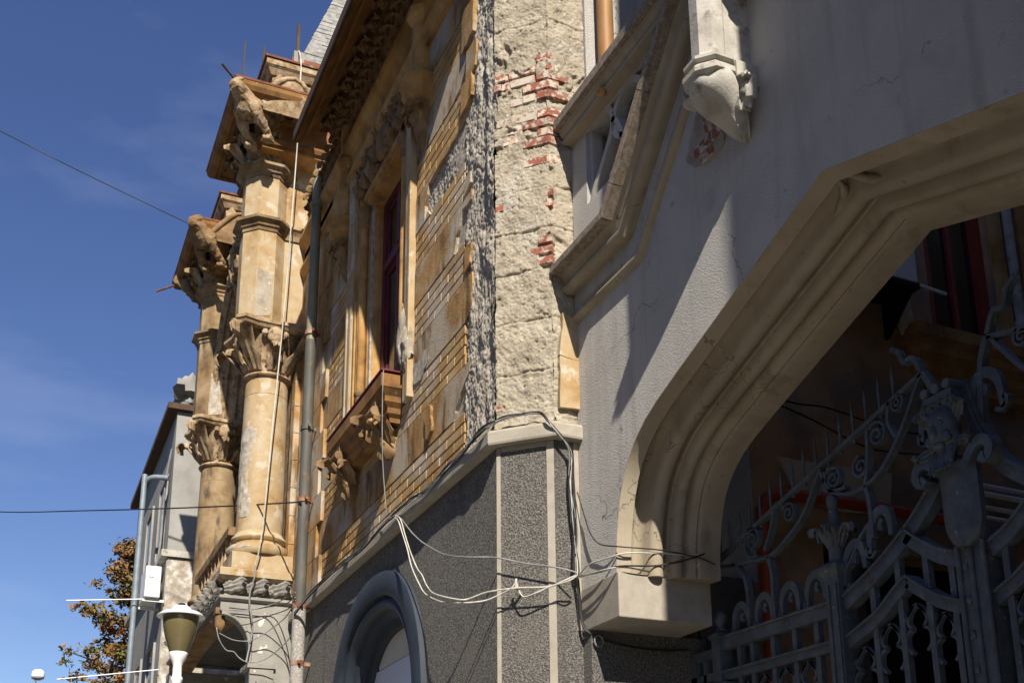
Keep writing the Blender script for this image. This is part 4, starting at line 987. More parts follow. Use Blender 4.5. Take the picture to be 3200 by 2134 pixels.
for s in (-1, 1):
    # posts
    p = MB(); p.box(mx(-5.78, s) - .045, mx(-5.78, s) + .045, GY - .045, GY + .045, -1.6, 1.47); p.box(mx(-5.78, s) - .058, mx(-5.78, s) + .058, GY - .058, GY + .058, 1.47, 1.50)
    hp = gpart('hinge_post', p)
    p = MB(); p.lathe((mx(-5.78, s), GY, 0), [(.03, 1.50), (.045, 1.515), (.02, 1.54), (.02, 1.55), (.035, 1.565), (.045, 1.595), (.04, 1.625), (.015, 1.645), (.005, 1.65)], 14, True); p.build('ball_finial', M['iron'], hp, smooth=50)
    p = MB(); p.box(mx(-5.78, s) - .07, mx(-5.78, s) + .10, GY - .06, GY + .06, 1.10, 1.19); p.build('hinge_strap', M['iron'], hp)
    p = MB()
    x = mx(-4.66, s)
    p.box(x - .055, x + .055, GY - .055, GY + .055, -1.6, 1.57); mp2 = gpart('gate_post', p)
    for dx in (-.03, .03):
        b = MB(); b.box(x + dx - .012, x + dx + .012, GY - .064, GY - .056, -1.5, 1.54); b.build('post_fillet', M['iron'], mp2)
    p = MB(); p.lathe((x, GY, 0), [(.08, 1.57), (.085, 1.585), (.115, 1.62), (.115, 1.64), (.075, 1.665), (.05, 1.67)], 4, True, rot=PI / 4); p.build('post_cap', M['iron'], mp2)
    p = MB(); p.lathe((x, GY, 0), [(.045, 1.66), (.042, 1.80), (.05, 1.83), (.03, 1.85), (.026, 1.98), (.034, 2.0), (.034, 2.03), (.012, 2.06)], 10, True)
    for a in range(0, 360, 60):
        q = math.radians(a); p.leaf((x + .03 * math.cos(q), GY + .03 * math.sin(q), 1.74), (math.cos(q) * .3, math.sin(q) * .3, 1), (math.cos(q), math.sin(q), 0), .13, .075, 1.0)
    p.build('leaf_finial', M['iron'], mp2, smooth=45)
    # rails
    def rail(P, w, name='rail', dd=.06):
        m = MB(); m.flatbar(P3(P, s), w, dd); o = gpart(name, m)
        m = MB(); m.flatbar(P3([(a, b + w / 2 + .006) for a, b in P], s), .014, dd + .03); m.build('rail_cap', M['iron'], o, smooth=40)
        return o
    rail([(-5.735, 1.425), (-4.715, 1.415)], .07); rail([(-5.735, 1.225), (-4.715, 1.215)], .045)
    rail(bez([(-4.605, 1.42), (-4.40, 1.50), (-4.22, 1.59), (-4.06, 1.69), (-3.91, 1.82), (-3.825, 1.98), (-3.775, 2.13), (-3.745, 2.26)]), .07, 'curved_rail')
    rail(bez([(-4.12, 1.655), (-4.02, 1.57), (-3.90, 1.49), (-3.79, 1.445)]), .065, 'curved_rail')
    rail(bez([(-4.605, 1.21), (-4.37, 1.29), (-4.24, 1.37), (-4.14, 1.425)]), .055, 'curved_rail'); rail(bez([(-4.14, 1.425), (-4.03, 1.34), (-3.93, 1.275), (-3.79, 1.215)]), .055, 'curved_rail')
    rail([(-5.735, .35), (-4.715, .35)], .05); rail([(-4.605, .35), (-3.79, .35)], .05)
    # bars
    for i, xx in enumerate((-5.58, -5.45, -5.25, -5.05, -4.86, -4.40, -4.21, -4.02, -3.86)):
        top = 1.39 if xx < -4.7 else {-4.40: 1.47, -4.21: 1.57, -4.02: 1.54, -3.86: 1.45}[xx]
        m = MB(); m.box(mx(xx, s) - .018, mx(xx, s) + .018, GY - .018, GY + .018, -1.5, top); gpart('bar', m)
    # cusped arches between the bars
    for (xa, xb, zt) in ((-5.58, -5.45, 1.17), (-5.45, -5.25, 1.17), (-5.25, -5.05, 1.17), (-5.05, -4.86, 1.17), (-4.60, -4.40, 1.16), (-4.40, -4.21, 1.24), (-4.21, -4.02, 1.30), (-4.02, -3.86, 1.22)):
        w = xb - xa; c = (xa + xb) / 2
        for q in (-1, 1):
            m = MB()
            m.flatbar(P3(bez([(c, zt + .01), (c + q * w * .22, zt - .02), (c + q * w * .33, zt - .07), (c + q * w * .20, zt - .105)], 6), s), .016, .028)
            m.flatbar(P3(bez([(c + q * w * .20, zt - .105), (c + q * w * .40, zt - .13), (c + q * w * .42, zt - .19), (c + q * w * .26, zt - .225)], 6), s), .016, .028)
            m.flatbar(P3([(c + q * w * .05, zt + .01), (c + q * w * .44, zt - .06)], s), .014, .028)
            gpart('trefoil_cusp', m)
    # cresting scrolls on the rails
    for k, xx in enumerate((-5.60, -5.37, -5.13, -4.90)): swan(xx, 1.52 + .005 * k, 1.05, s)
    swan(-4.58, 1.59, 1.1, s, .35); swan(-4.37, 1.71, 1.1, s, .35); swan(-3.93, 2.16, 1.15, s, .1)
    # raking crest with spikes
    zb = lambda x: 1.96 + (x + 5.80) * .254
    m = MB(); m.flatbar(P3([(-5.82, 1.955), (-3.91, 2.445)], s), .024, .04); gpart('crest_bar', m)
    for xx in [-5.73 + .107 * i for i in range(16)]:
        m = MB(); z0 = zb(xx); m.tube([(mx(xx, s), GY, z0 - .03), (mx(xx, s), GY, z0 + .14), (mx(xx, s), GY, z0 + .20)], [.008, .009, .002], 6); gpart('spike', m, 60)
    def scrollbar(P, w=.026): 
        m = MB(); m.flatbar(P3(P, s), w, .04); return gpart('scroll', m)
    scrollbar(bez([(-5.82, 1.95), (-5.62, 1.90), (-5.47, 1.88), (-5.22, 1.855), (-5.02, 1.93), (-4.88, 2.02), (-4.77, 2.16), (-4.72, 2.225)]), .02)
    scrollbar(bez([(-4.72, 2.20), (-4.66, 2.08), (-4.56, 2.02), (-4.45, 2.0), (-4.30, 2.03), (-4.18, 2.11), (-4.06, 2.24), (-3.97, 2.37), (-3.92, 2.44)]), .02)
    for (c, r, tn, a0, dr) in (((-5.38, 2.0), .075, 1.7, 2.2, -1), ((-5.02, 2.055), .065, 1.7, 2.6, -1), ((-4.62, 2.13), .065, 1.7, 2.4, -1), ((-4.40, 2.12), .065, 1.7, 1.6, 1), ((-4.26, 2.25), .075, 1.7, 2.4, -1), ((-4.10, 2.36), .05, 1.7, 1.2, -1)):
        scrollbar(spiral(c, r, tn, a0, dr), .011)
    scrollbar(bez([(-5.44, 2.05), (-5.46, 1.96), (-5.42, 1.90), (-5.34, 1.885)]), .018); scrollbar(bez([(-5.15, 2.12), (-5.20, 2.0), (-5.27, 1.90)]), .018)
    scrollbar(bez([(-4.68, 2.19), (-4.70, 2.10), (-4.62, 2.06), (-4.53, 2.05)]), .018); scrollbar(bez([(-4.33, 2.30), (-4.34, 2.18), (-4.36, 2.07), (-4.38, 2.02)]), .018); scrollbar(bez([(-4.15, 2.39), (-4.17, 2.28), (-4.12, 2.18)]), .018)
    scrollbar(bez([(-5.60, 1.90), (-5.50, 1.82), (-5.46, 1.70), (-5.46, 1.46)]), .026); scrollbar(bez([(-5.24, 1.855), (-5.215, 1.75), (-5.215, 1.60), (-5.21, 1.46)]), .026)
    scrollbar(bez([(-4.38, 2.01), (-4.36, 1.9), (-4.36, 1.72)]), .026); scrollbar(bez([(-4.38, 1.80), (-4.46, 1.74), (-4.54, 1.64), (-4.60, 1.60)]), .018)
    scrollbar(bez([(-3.915, 2.46), (-3.96, 2.55), (-4.02, 2.55), (-4.05, 2.62), (-4.10, 2.66)]), .026)
    scrollbar(bez([(-3.91, 2.45), (-3.86, 2.35), (-3.835, 2.2), (-3.82, 2.05)]), .032)
    # lower panel rail uprights of the side light
    if s < 0:
        m = MB(); m.box(-6.09, -5.84, GY - .03, GY + .03, 1.36, 1.42); m.box(-6.09, -5.84, GY - .03, GY + .03, 1.22, 1.27); m.box(-6.09, -6.03, GY - .03, GY + .03, -1.6, 1.36); m.box(-5.95, -5.92, GY - .03, GY + .03, -1.5, 1.36); m.box(-6.03, -5.84, GY - .03, GY + .03, .95, 1.0)
        gpart('side_panel', m)
# centre post with shield and mask
p = MB(); p.box(GCX - .085, GCX + .085, GY - .05, GY + .05, -1.6, 1.58); cp = gpart('meeting_post', p)
for dx in (-.075, 0, .075):
    b = MB(); b.tube([(GCX + dx, GY - .055, -1.5), (GCX + dx, GY - .055, 1.5)], .014, 8); b.build('post_bead', M['iron'], cp, smooth=60)
for i in range(12):
    b = MB(); b.blob((GCX - .035, GY - .056, 1.40 - .16 * i), (.016, .012, .02), i, .2, 2, 8, 6); b.build('post_rivet', M['iron'], cp, smooth=60)
sh = MB()
rows = []
for i in range(13):
    t = i / 12; z = 1.88 - .40 * t
    w = .112 * (1 if t < .62 else math.sqrt(max(0.02, 1 - ((t - .62) / .40) ** 2)))
    rows.append([(GCX + w * q / 4, GY - .075 - .035 * (1 - (q / 4) ** 2), z) for q in range(-4, 5)])
rows2 = [[(x, y + .03, z) for x, y, z in r] for r in rows]
ring = [r + q[::-1] for r, q in zip(rows, rows2)]
sh.rows(ring, True, True); gpart('shield', sh, 50)
mk = MB()
mk.blob((GCX - .02, GY - .10, 2.05), (.085, .075, .12), 5, .14, 2, 20, 14)
mk.blob((GCX - .02, GY - .17, 2.03), (.018, .03, .035), 6, .1, 2, 10, 7)
for q in (-1, 1):
    mk.blob((GCX - .02 + q * .035, GY - .165, 2.07), (.016, .012, .011), 7, .1, 2, 8, 6)
    mk.blob((GCX - .02 + q * .05, GY - .145, 2.0), (.028, .025, .03), 8, .2, 2, 10, 7)
    mk.leaf((GCX - .02 + q * .06, GY - .10, 2.08), (q * .6, 0, .8), (q * .3, -1, 0), .11, .06, .9)
    mk.leaf((GCX - .02 + q * .07, GY - .10, 1.98), (q * .9, 0, -.2), (q * .3, -1, 0), .10, .06, .9)
mk.blob((GCX - .02, GY - .15, 1.965), (.04, .03, .02), 9, .2, 3, 10, 7)
for q in (-.04, 0, .04): mk.leaf((GCX - .02 + q, GY - .13, 1.96), (q * 3, -.1, -1), (0, -1, 0), .13, .05, .6)
for q in (-.06, -.02, .02, .06): mk.leaf((GCX - .02 + q, GY - .10, 2.12), (q * 3, 0, 1), (0, -1, 0), .085, .045, .7)
gpart('mask', mk, 50)
cr = MB(); cr.box(GCX - .12, GCX + .06, GY - .12, GY - .02, 2.19, 2.24); gpart('crown_band', cr)
for q in (-.10, -.03, .04):
    cr = MB(); cr.tube([(GCX - .0 + q, GY - .13, 2.265), (GCX + q, GY - .01, 2.265)], .024, 10); gpart('crown_roll', cr, 50)
for q in (-1, 1):
    cr = MB(); cr.flatbar([(GCX + q * .09 + a * q, GY - .08, b) for a, b in bez([(0, 1.86), (.05, 1.92), (.11, 1.93), (.14, 1.88), (.11, 1.84), (.08, 1.86)], 6)], .045, .07); gpart('volute', cr)

# ================================================================== columned bay at the left end of the house
CXC, CYC = -12.45, 2.42
OCX, OCY, OAP = -12.45, 2.28, 0.26
DX2 = -3.15                            # the second tower of the bay
pg = MB()
hc = [(2.02 + .345 * math.cos(math.radians(a)), 2.50 + .40 * math.sin(math.radians(a))) for a in range(90, -1, -9)]
pg.prism([(2.80, -1.62), (2.80, 2.915)] + [(2.01, 2.915)] + hc + [(2.365, -1.62)], [], YZ, -12.5, -12.2); pg.box(-12.5, -12.2, 2.0, 2.8, 2.917, 3.02)
pg_o = pg.build('porch_pier', M['porch_grey'], house)
pg = MB(); 
mould = [(2.02 + .325 * math.cos(math.radians(a)), 2.50 + .38 * math.sin(math.radians(a))) for a in range(90, -1, -9)]
pg.tube([(-12.21, y, z) for y, z in mould] + [(-12.21, 2.345, 2.36)], .022, 8); pg.build('porch_arch_roll', M['porch_grey'], pg_o, smooth=50)
pg = MB(); pg.box(-12.54, -12.15, 2.31, 2.62, 2.30, 2.345); pg.build('porch_capital', M['porch_grey'], pg_o)
pg = MB(); pg.prism([(2.345, 1.2), (2.60, 1.2), (2.60, 2.298), (2.345, 2.298)], [[(2.375, 1.2 + .05), (2.46, 1.25), (2.46, 2.02), (2.4175, 2.16), (2.375, 2.02)], [(2.485, 1.25), (2.57, 1.25), (2.57, 2.02), (2.5275, 2.16), (2.485, 2.02)]], YZ, -12.23, -12.165); pg.build('blind_lancets', M['porch_grey'], pg_o)
pg = MB(); pg.blob((-12.30, 2.02, 2.80), (.06, .06, .12), 3, .2, 2, 12, 9); pg.box(-12.36, -12.24, 1.96, 2.08, 2.88, 2.95); pg.build('porch_pendant', M['dirty_trim'], pg_o, smooth=45)
# porch front beam, ceiling, dark interior
pf = MB(); pf.prism([(-16.2, 2.86), (-16.2, 3.015), (-12.49, 3.015), (-12.49, 2.90)] + [(-12.52 - .34 * i, 2.88 + .10 * math.sin(PI * i / 10)) for i in range(11)], [], XZ, 2.008, 2.28)
pf.build('porch_beam', M['dirty_trim'], pg_o)  # dark trim colour carries the shade under the beam
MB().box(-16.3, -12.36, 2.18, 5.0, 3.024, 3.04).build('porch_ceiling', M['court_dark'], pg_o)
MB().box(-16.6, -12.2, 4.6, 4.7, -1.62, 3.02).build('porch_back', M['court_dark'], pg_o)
MB().box(-16.4, -16.0, 2.0, 4.6, -1.62, 2.9).build('porch_far_pier', M['porch_grey'], pg_o)
MB().box(-13.9, -13.0, 4.55, 4.598, -1.62, 1.9).build('porch_door', M['black'], pg_o)
MB().box(-12.5, -12.2, 2.802, 4.6, -1.62, 3.02).build('porch_side', M['court_dark'], pg_o)
# entablature and floor slab of the loggia
PB = [(-12.2, 2.80), (-12.2, 2.02), (-16.25, 2.02), (-16.25, 2.8)]
en = MB(); plan_sweep(en, PB, [(-.15, 3.022), (.02, 3.022), (.045, 3.045), (.045, 3.075), (.0, 3.085), (-.02, 3.10), (-.02, 3.26), (-.15, 3.26)], side=1)
en_o = en.build('porch_entablature', M['porch_grey'], house)
en = MB(); plan_sweep(en, PB, [(-.15, 3.262), (.0, 3.262), (.02, 3.275), (.055, 3.30), (.06, 3.375), (.05, 3.385), (-.15, 3.39)], side=1)
en.build('loggia_slab', M['cream'], en_o)
MB().box(-16.25, -12.25, 2.1, 2.9, 3.30, 3.378).build('loggia_floor', M['cream_dirty'], en_o)
fm = MB(); fm.leaf((0, -.09, -.02), (.25, 1, .25), (1, 0, .1), .24, .15, .8, lobes=4); fm.leaf((0, -.02, .03), (.2, 1, -.5), (1, 0, 0), .16, .10, .8)
for i in range(4): fm.blob((.035, .12 + .022 * i, -.05 + .02 * (i % 2)), (.022, .022, .022), i, .2, 3, 8, 6)
fmo = fm.build('grape_leaf', M['porch_carve'], en_o, smooth=50); fm_me = fmo.data
fmo.location = (-12.22, 2.12, 3.18)
for y in (2.36, 2.60):
    q = put('grape_leaf', fm_me, en_o); q.location = (-12.22, y, 3.18)
for i in range(12):
    q = put('grape_leaf', fm_me, en_o); q.location = (-12.45 - .30 * i, 2.04, 3.18); q.rotation_euler = (0, 0, -PI / 2)

def column(dx, shade_dark=False):
    x, y = CXC + dx, CYC
    MC = M['cream_sooty'] if shade_dark else M['cream']  # far tower: shade put into a darker stucco
    c = MB(); c.lathe((x, y, 0), [(.258, 3.86), (.262, 4.0), (.258, 4.6), (.252, 5.2), (.245, 5.72)], 32, True)
    c_o = c.build('column', MC, house, smooth=40)
    for z in (4.35, 4.83, 5.27, 5.52):
        j = MB(); r = .259 - (z - 4) * .008
        j.lathe((x, y, 0), [(r - .01, z - .004), (r + .0015, z - .004), (r + .0015, z + .004), (r - .01, z + .004)], 32, False); j.build('shaft_joint', M['dirty_trim'], c_o, smooth=60)
    b = MB(); b.lathe((x, y, 0), [(.33, 3.58), (.345, 3.60), (.355, 3.64), (.345, 3.685), (.315, 3.70), (.285, 3.715), (.28, 3.74), (.30, 3.755), (.31, 3.785), (.30, 3.81), (.275, 3.83), (.262, 3.865)], 32, True)
    b.build('column_base', MC, c_o, smooth=40)
    p = MB(); p.box(x - .29, x + .29, y - .335, y + .335, 3.39, 3.578); p.build('plinth', MC, c_o)
    b = MB(); b.lathe((x, y, 0), [(.245, 5.72), (.275, 5.735), (.285, 5.755), (.275, 5.775), (.245, 5.79)], 32, True); b.build('necking_ring', M['cream_dirty'], c_o, smooth=40)
    b = MB(); b.lathe((x, y, 0), [(.235, 5.78), (.24, 5.9), (.275, 6.05), (.33, 6.18), (.36, 6.26)], 24, True); b.build('capital_bell', M['cream_dirty'], c_o, smooth=50)
    # abacus with hollow sides and cut corners
    A = []
    for k in range(4):
        a0 = k * PI / 2
        for t, r in ((-.30, .40), (-.15, .37), (0, .36), (.15, .37), (.30, .40)):
            A.append((r, t))
        A.append((.47, .36)); A.append((.36, .47)) if False else None
    A = []
    for k in range(4):
        ca, sa = math.cos(k * PI / 2), math.sin(k * PI / 2)
        for u, v in ((.42, -.36), (.37, -.20), (.355, 0), (.37, .20), (.42, .36)):
            A.append((x + u * ca - v * sa, y + u * sa + v * ca))
    b = MB(); plan_sweep(b, A, [(-.30, 6.26), (-.03, 6.262), (.01, 6.285), (.03, 6.32), (.045, 6.33), (.045, 6.365), (.02, 6.385), (-.30, 6.40)], closed=True, side=-1)
    b.build('abacus', M['cream_dirty'], c_o)
    r = random.Random(3)
    for k in range(8):
        a = k * PI / 4 + PI / 8 * 0
        big = k % 2 == 1
        l = MB(); R_0 = .25
        if big: l.leaf((x + R_0 * math.cos(a), y + R_0 * math.sin(a), 5.82), (math.cos(a) * .55, math.sin(a) * .55, 1), (math.cos(a), math.sin(a), 0), .50, .22, .95, lobes=4, thick=.02)
        else: l.leaf((x + R_0 * math.cos(a), y + R_0 * math.sin(a), 5.82), (math.cos(a) * .25, math.sin(a) * .25, 1), (math.cos(a), math.sin(a), 0), .30, .17, .9, lobes=4, thick=.02)
        l.build('capital_leaf', M['cream_dirty'], c_o, smooth=50)
    for k in range(4):
        a = k * PI / 2
        l = MB(); l.blob((x + .36 * math.cos(a), y + .36 * math.sin(a), 6.20), (.05 + .05 * abs(math.sin(a)), .05 + .05 * abs(math.cos(a)), .11), 3, .12, 2, 14, 10)
        for q in (-1, 1): l.blob((x + .36 * math.cos(a) - q * .12 * math.sin(a), y + .36 * math.sin(a) + q * .12 * math.cos(a), 6.22), (.04, .04, .045), 5 + q, .3, 3, 10, 7)
        l.build('capital_shield', M['cream_dirty'], c_o, smooth=50)
    # octagonal pilaster over the capital
    ox = OCX + dx
    R8 = OAP / math.cos(PI / 8)
    oct_ = [(ox + R8 * math.cos(PI / 8 + k * PI / 4), OCY + R8 * math.sin(PI / 8 + k * PI / 4)) for k in range(8)]
    p = MB(); p.prism(oct_, [], XY, 6.40, 8.62); p.box(ox - .5, ox + .13, OCY + .1, 2.9, 6.40, 8.62)
    p_o = p.build('pilaster', MC, house)
    for zz in (7.62, 8.36):
        s_ = MB(); plan_sweep(s_, oct_, [(-.1, zz - .02), (.012, zz - .02), (.014, zz + .02), (.035, zz + .035), (.04, zz + .06), (.075, zz + .095), (.09, zz + .10), (.09, zz + .135), (.03, zz + .17), (-.1, zz + .20)], closed=True, side=-1)
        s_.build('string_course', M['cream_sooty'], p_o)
    s_ = MB(); plan_sweep(s_, [(ox + .14, 2.86), (ox + .14, 2.50)], [(-.1, 7.60), (.012, 7.60), (.035, 7.655), (.075, 7.715), (.09, 7.72), (.09, 7.755), (-.1, 7.82)], side=1); s_.build('string_course', M['cream_dirty'], p_o)
    q = MB(); q.prism(jag([(OCY - .10, 6.46), (OCY + .085, 6.50), (OCY + .085, 7.02), (OCY + .02, 7.05), (OCY - .095, 7.10), (OCY - .10, 6.46)], .008, .05, 4)[:-1], [], YZ, ox + OAP - .01, ox + OAP + .004); q.build('bare_patch', M['mortar'] if shade_dark else M['plaster_bare'], p_o)
    # capital frieze leaves at the top, cornice, attic
    for k in range(8):
        a = k * PI / 4
        l = MB(); l.leaf((ox + .24 * math.cos(a), OCY + .24 * math.sin(a), 8.56), (math.cos(a) * .5, math.sin(a) * .5, 1), (math.cos(a), math.sin(a), 0), .30, .20, .9, lobes=4); l.build('capital_leaf', M['cream_dirty'], p_o, smooth=50)
    PC = [(-12.0 + dx, 2.9), (-12.0 + dx, 2.10), (-13.22 + dx, 2.10), (-13.22 + dx, 2.9)]
    w = MB(); w.box(-13.2 + dx, -12.02 + dx, 2.12, 2.9, 8.62, 9.05); w.box(-13.2 + dx, -12.45 + dx, 2.45, 2.9, 6.4, 8.62)
    w_o = w.build('tower_wall', M['ochre_trim'], house)
    k_ = MB(); plan_sweep(k_, PC, [(-.1, 8.66), (.02, 8.66), (.04, 8.70), (.04, 8.73), (.0, 8.76), (.0, 8.96), (.05, 8.98), (.07, 9.01), (.06, 9.04), (.24, 9.045), (.25, 9.02), (.275, 9.02), (.28, 9.04), (.31, 9.03), (.36, 9.06), (.39, 9.11), (.40, 9.17), (-.1, 9.22)], side=1)
    k_o = k_.build('tower_cornice', M['cornice_brown'], house)
    k_ = MB(); plan_sweep(k_, PC, [(.35, 9.172), (.405, 9.165), (.41, 9.19), (.38, 9.205), (-.1, 9.25), (-.1, 9.225)], side=1); k_.build('cornice_flashing', M['rust'], k_o)
    for i in range(5):
        q = put('soffit_rosette', ro_o.data, k_o); q.location = (-11.98 + dx - .28 * i, 1.95, 9.04)
    q = put('soffit_rosette', ro_o.data, k_o); q.location = (-11.85 + dx, 2.25, 9.04); q = put('soffit_rosette', ro_o.data, k_o); q.location = (-11.85 + dx, 2.55, 9.04)
    for i in range(6):
        q = put('frieze_leaf', leaf_me, k_o); q.location = (-12.1 + dx - .2 * i, 2.09, 8.86)
    at = MB(); at.box(-13.1 + dx, -12.22 + dx, 2.24, 3.2, 9.23, 9.86)
    at_o = at.build('attic', MC, house)
    for yy in (2.24, 2.78):
        a_ = MB(); a_.prism([(yy, 9.25), (yy + .16, 9.25), (yy + .16, 9.72), (yy + .08, 9.82), (yy, 9.72)], [], YZ, -12.23 + dx, -12.17 + dx); a_.build('attic_pilaster', M['cream_dirty'], at_o)
    a_ = MB(); plan_sweep(a_, [(-12.22 + dx, 3.2), (-12.22 + dx, 2.24), (-13.1 + dx, 2.24), (-13.1 + dx, 3.2)], [(-.1, 9.80), (.03, 9.80), (.07, 9.87), (.10, 9.90), (.10, 9.98), (-.1, 10.0)], side=1); a_.build('attic_cornice', M['cream_dirty'], at_o)
    a_ = MB(); plan_sweep(a_, [(-12.22 + dx, 3.2), (-12.22 + dx, 2.24), (-13.1 + dx, 2.24), (-13.1 + dx, 3.2)], [(-.1, 10.003), (.12, 9.985), (.125, 10.01), (-.1, 10.10)], side=1); a_.build('attic_flashing', M['rust'], at_o)
    return c_o
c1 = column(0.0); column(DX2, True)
def cyl_patch(name, x, y, rf, outline, m, parent, seed):
    """ragged patch wrapped on the shaft; outline is a list of (z, left angle, right angle)."""
    r = random.Random(seed); pm = MB(); rows = []
    zs = np.linspace(outline[0][0], outline[-1][0], 70)
    for z in zs:
        a0 = np.interp(z, [o[0] for o in outline], [o[1] for o in outline]) + r.uniform(-3, 3); a1 = np.interp(z, [o[0] for o in outline], [o[2] for o in outline]) + r.uniform(-4, 4)
        row = []
        for k in range(17):
            t = k / 16; a = math.radians(a0 + (a1 - a0) * t)
            ee = min(t, 1 - t) * 8; rr = rf(z) + (-.004 if k in (0, 16) else .0025) + .006 * float(vnoise(np.array([a * 9]), np.array([z * 16]), 0, seed)[0]) * min(1, ee)
            row.append((x + rr * math.cos(a), y + rr * math.sin(a), float(z)))
        rows.append(row)
    pm.rows(rows); return pm.build(name, m, parent, smooth=180, recalc=False)
cyl_patch('bare_patch', CXC, CYC, lambda z: .262 - (z - 4) * .008, [(4.02, -70, -38), (4.2, -82, -34), (4.45, -100, -46), (4.75, -108, -40), (4.95, -108, -30), (5.06, -108, -26), (5.12, -70, -55)], M['mortar'], c1, 4)
cyl_patch('bare_patch', CXC, CYC, lambda z: .354 - abs(z - 3.645) * .35, [(3.60, -100, -60), (3.64, -105, -20), (3.69, -105, -30)], M['mortar'], c1, 6)
for i in range(9):
    q = MB(); q.box(-12.40, -12.19, 2.70, 2.86, 3.40 + .335 * i + .004, 3.40 + .335 * (i + 1) - .004); q.build('quoin', M['ochre'], house)
# rusty parapet box and iron stubs behind the attic
rb_ = MB(); rb_.box(-13.4, -12.45, 2.52, 3.6, 10.05, 10.36); rbo = rb_.build('parapet_sheet', M['rust'], house)
for i in range(4):
    s_ = MB(); s_.box(-12.44, -12.42, 2.62 + .28 * i, 2.65 + .28 * i, 10.06, 10.36); s_.build('sheet_seam', M['rust'], rbo)
s_ = MB(); s_.box(-12.47, -12.40, 2.53, 2.66, 10.0, 10.42); s_.build('chimney_stub', M['porch_grey'], rbo)
for (x, y, z0, z1, w) in ((-12.44, 2.58, 10.3, 10.85, .018), (-12.6, 2.18, 9.9, 10.5, .012), (-12.9, 1.98, 9.3, 10.75, .008)):
    s_ = MB(); s_.box(x - w, x + w, y - w, y + w, z0, z1); s_.build('iron_stub', M['dark_soffit'], rbo)
# loggia between the two towers: recessed wall, moulded arch, far reveals
lw = MB(); lw.box(-15.9, -12.36, 2.82, 2.9, 3.39, 9.0); lw.box(-15.95, -15.50, 2.70, 2.815, 3.39, 6.4); lw.box(-12.9, -12.36, 2.70, 2.815, 3.39, 6.4)
lw_o = lw.build('loggia_wall', M['cream_dirty'], house)
ogee = [(-15.42, 6.40), (-15.38, 6.85), (-15.22, 7.35), (-14.92, 7.80), (-14.5, 8.12), (-14.2, 8.30), (-14.02, 8.55), (-13.84, 8.30), (-13.54, 8.12), (-13.12, 7.80), (-12.82, 7.35), (-12.66, 6.85), (-12.62, 6.40)]
sp_ = MB(); sp_.prism([(-15.6, 6.41)] + [(p[0], p[1] + .01) for p in ogee] + [(-12.5, 6.41), (-12.5, 8.9), (-15.6, 8.9)], [], XZ, 2.30, 2.56)
sp_.build('spandrel', M['cream'], lw_o)
og = MB(); wall_sweep(og, ogee, [(-.10, 2.24), (-.04, 2.20), (.0, 2.22), (.02, 2.27), (-.01, 2.30), (.06, 2.34), (.08, 2.40), (.05, 2.44), (.11, 2.48), (.14, 2.54), (.12, 2.58), (.17, 2.62), (.18, 2.68), (-.10, 2.68)], side=-1)
og.build('loggia_arch', M['cream_dirty'], lw_o, smooth=40)
cb = MB(); cb.lathe((-14.6, 2.72, 0), [(.03, 6.28), (.10, 6.36), (.14, 6.48), (.18, 6.56), (.24, 6.60), (.24, 6.68), (.20, 6.72), (.20, 6.80)], 12, True); cb.blob((-14.45, 2.68, 6.45), (.12, .12, .12), 5, .4, 3, 16, 10, 5)
cb.build('loggia_corbel', M['cream_dirty'], lw_o, smooth=45)
for i, (x, z, s) in enumerate(((-13.3, 7.80, .17), (-13.15, 7.62, .13), (-13.42, 7.60, .14), (-13.25, 7.98, .12), (-13.55, 7.85, .10))):
    f_ = MB(); f_.blob((x, 2.16, z), (s, s * .8, s), 40 + i, .5, 3, 18, 12, 5); f_.build('crocket', M['cream_dirty'], lw_o, smooth=45)
rr = MB(); rr.box(-15.1, -12.7, 2.12, 2.20, 3.92, 4.02); rr.box(-15.1, -12.7, 2.13, 2.19, 3.42, 3.46); rr_o = rr.build('loggia_railing', M['dirty_trim'], house)
for i in range(9):
    b = MB(); b.lathe((-12.95 - .24 * i, 2.16, 0), [(.035, 3.46), (.02, 3.52), (.045, 3.64), (.018, 3.80), (.03, 3.92)], 10, True); b.build('baluster', M['cream_dirty'], rr_o, smooth=50)
b = MB(); b.box(-15.4, -12.2, 2.9, 5, 8.9, 9.2); b.build('bay_roof', M['rust'], house)

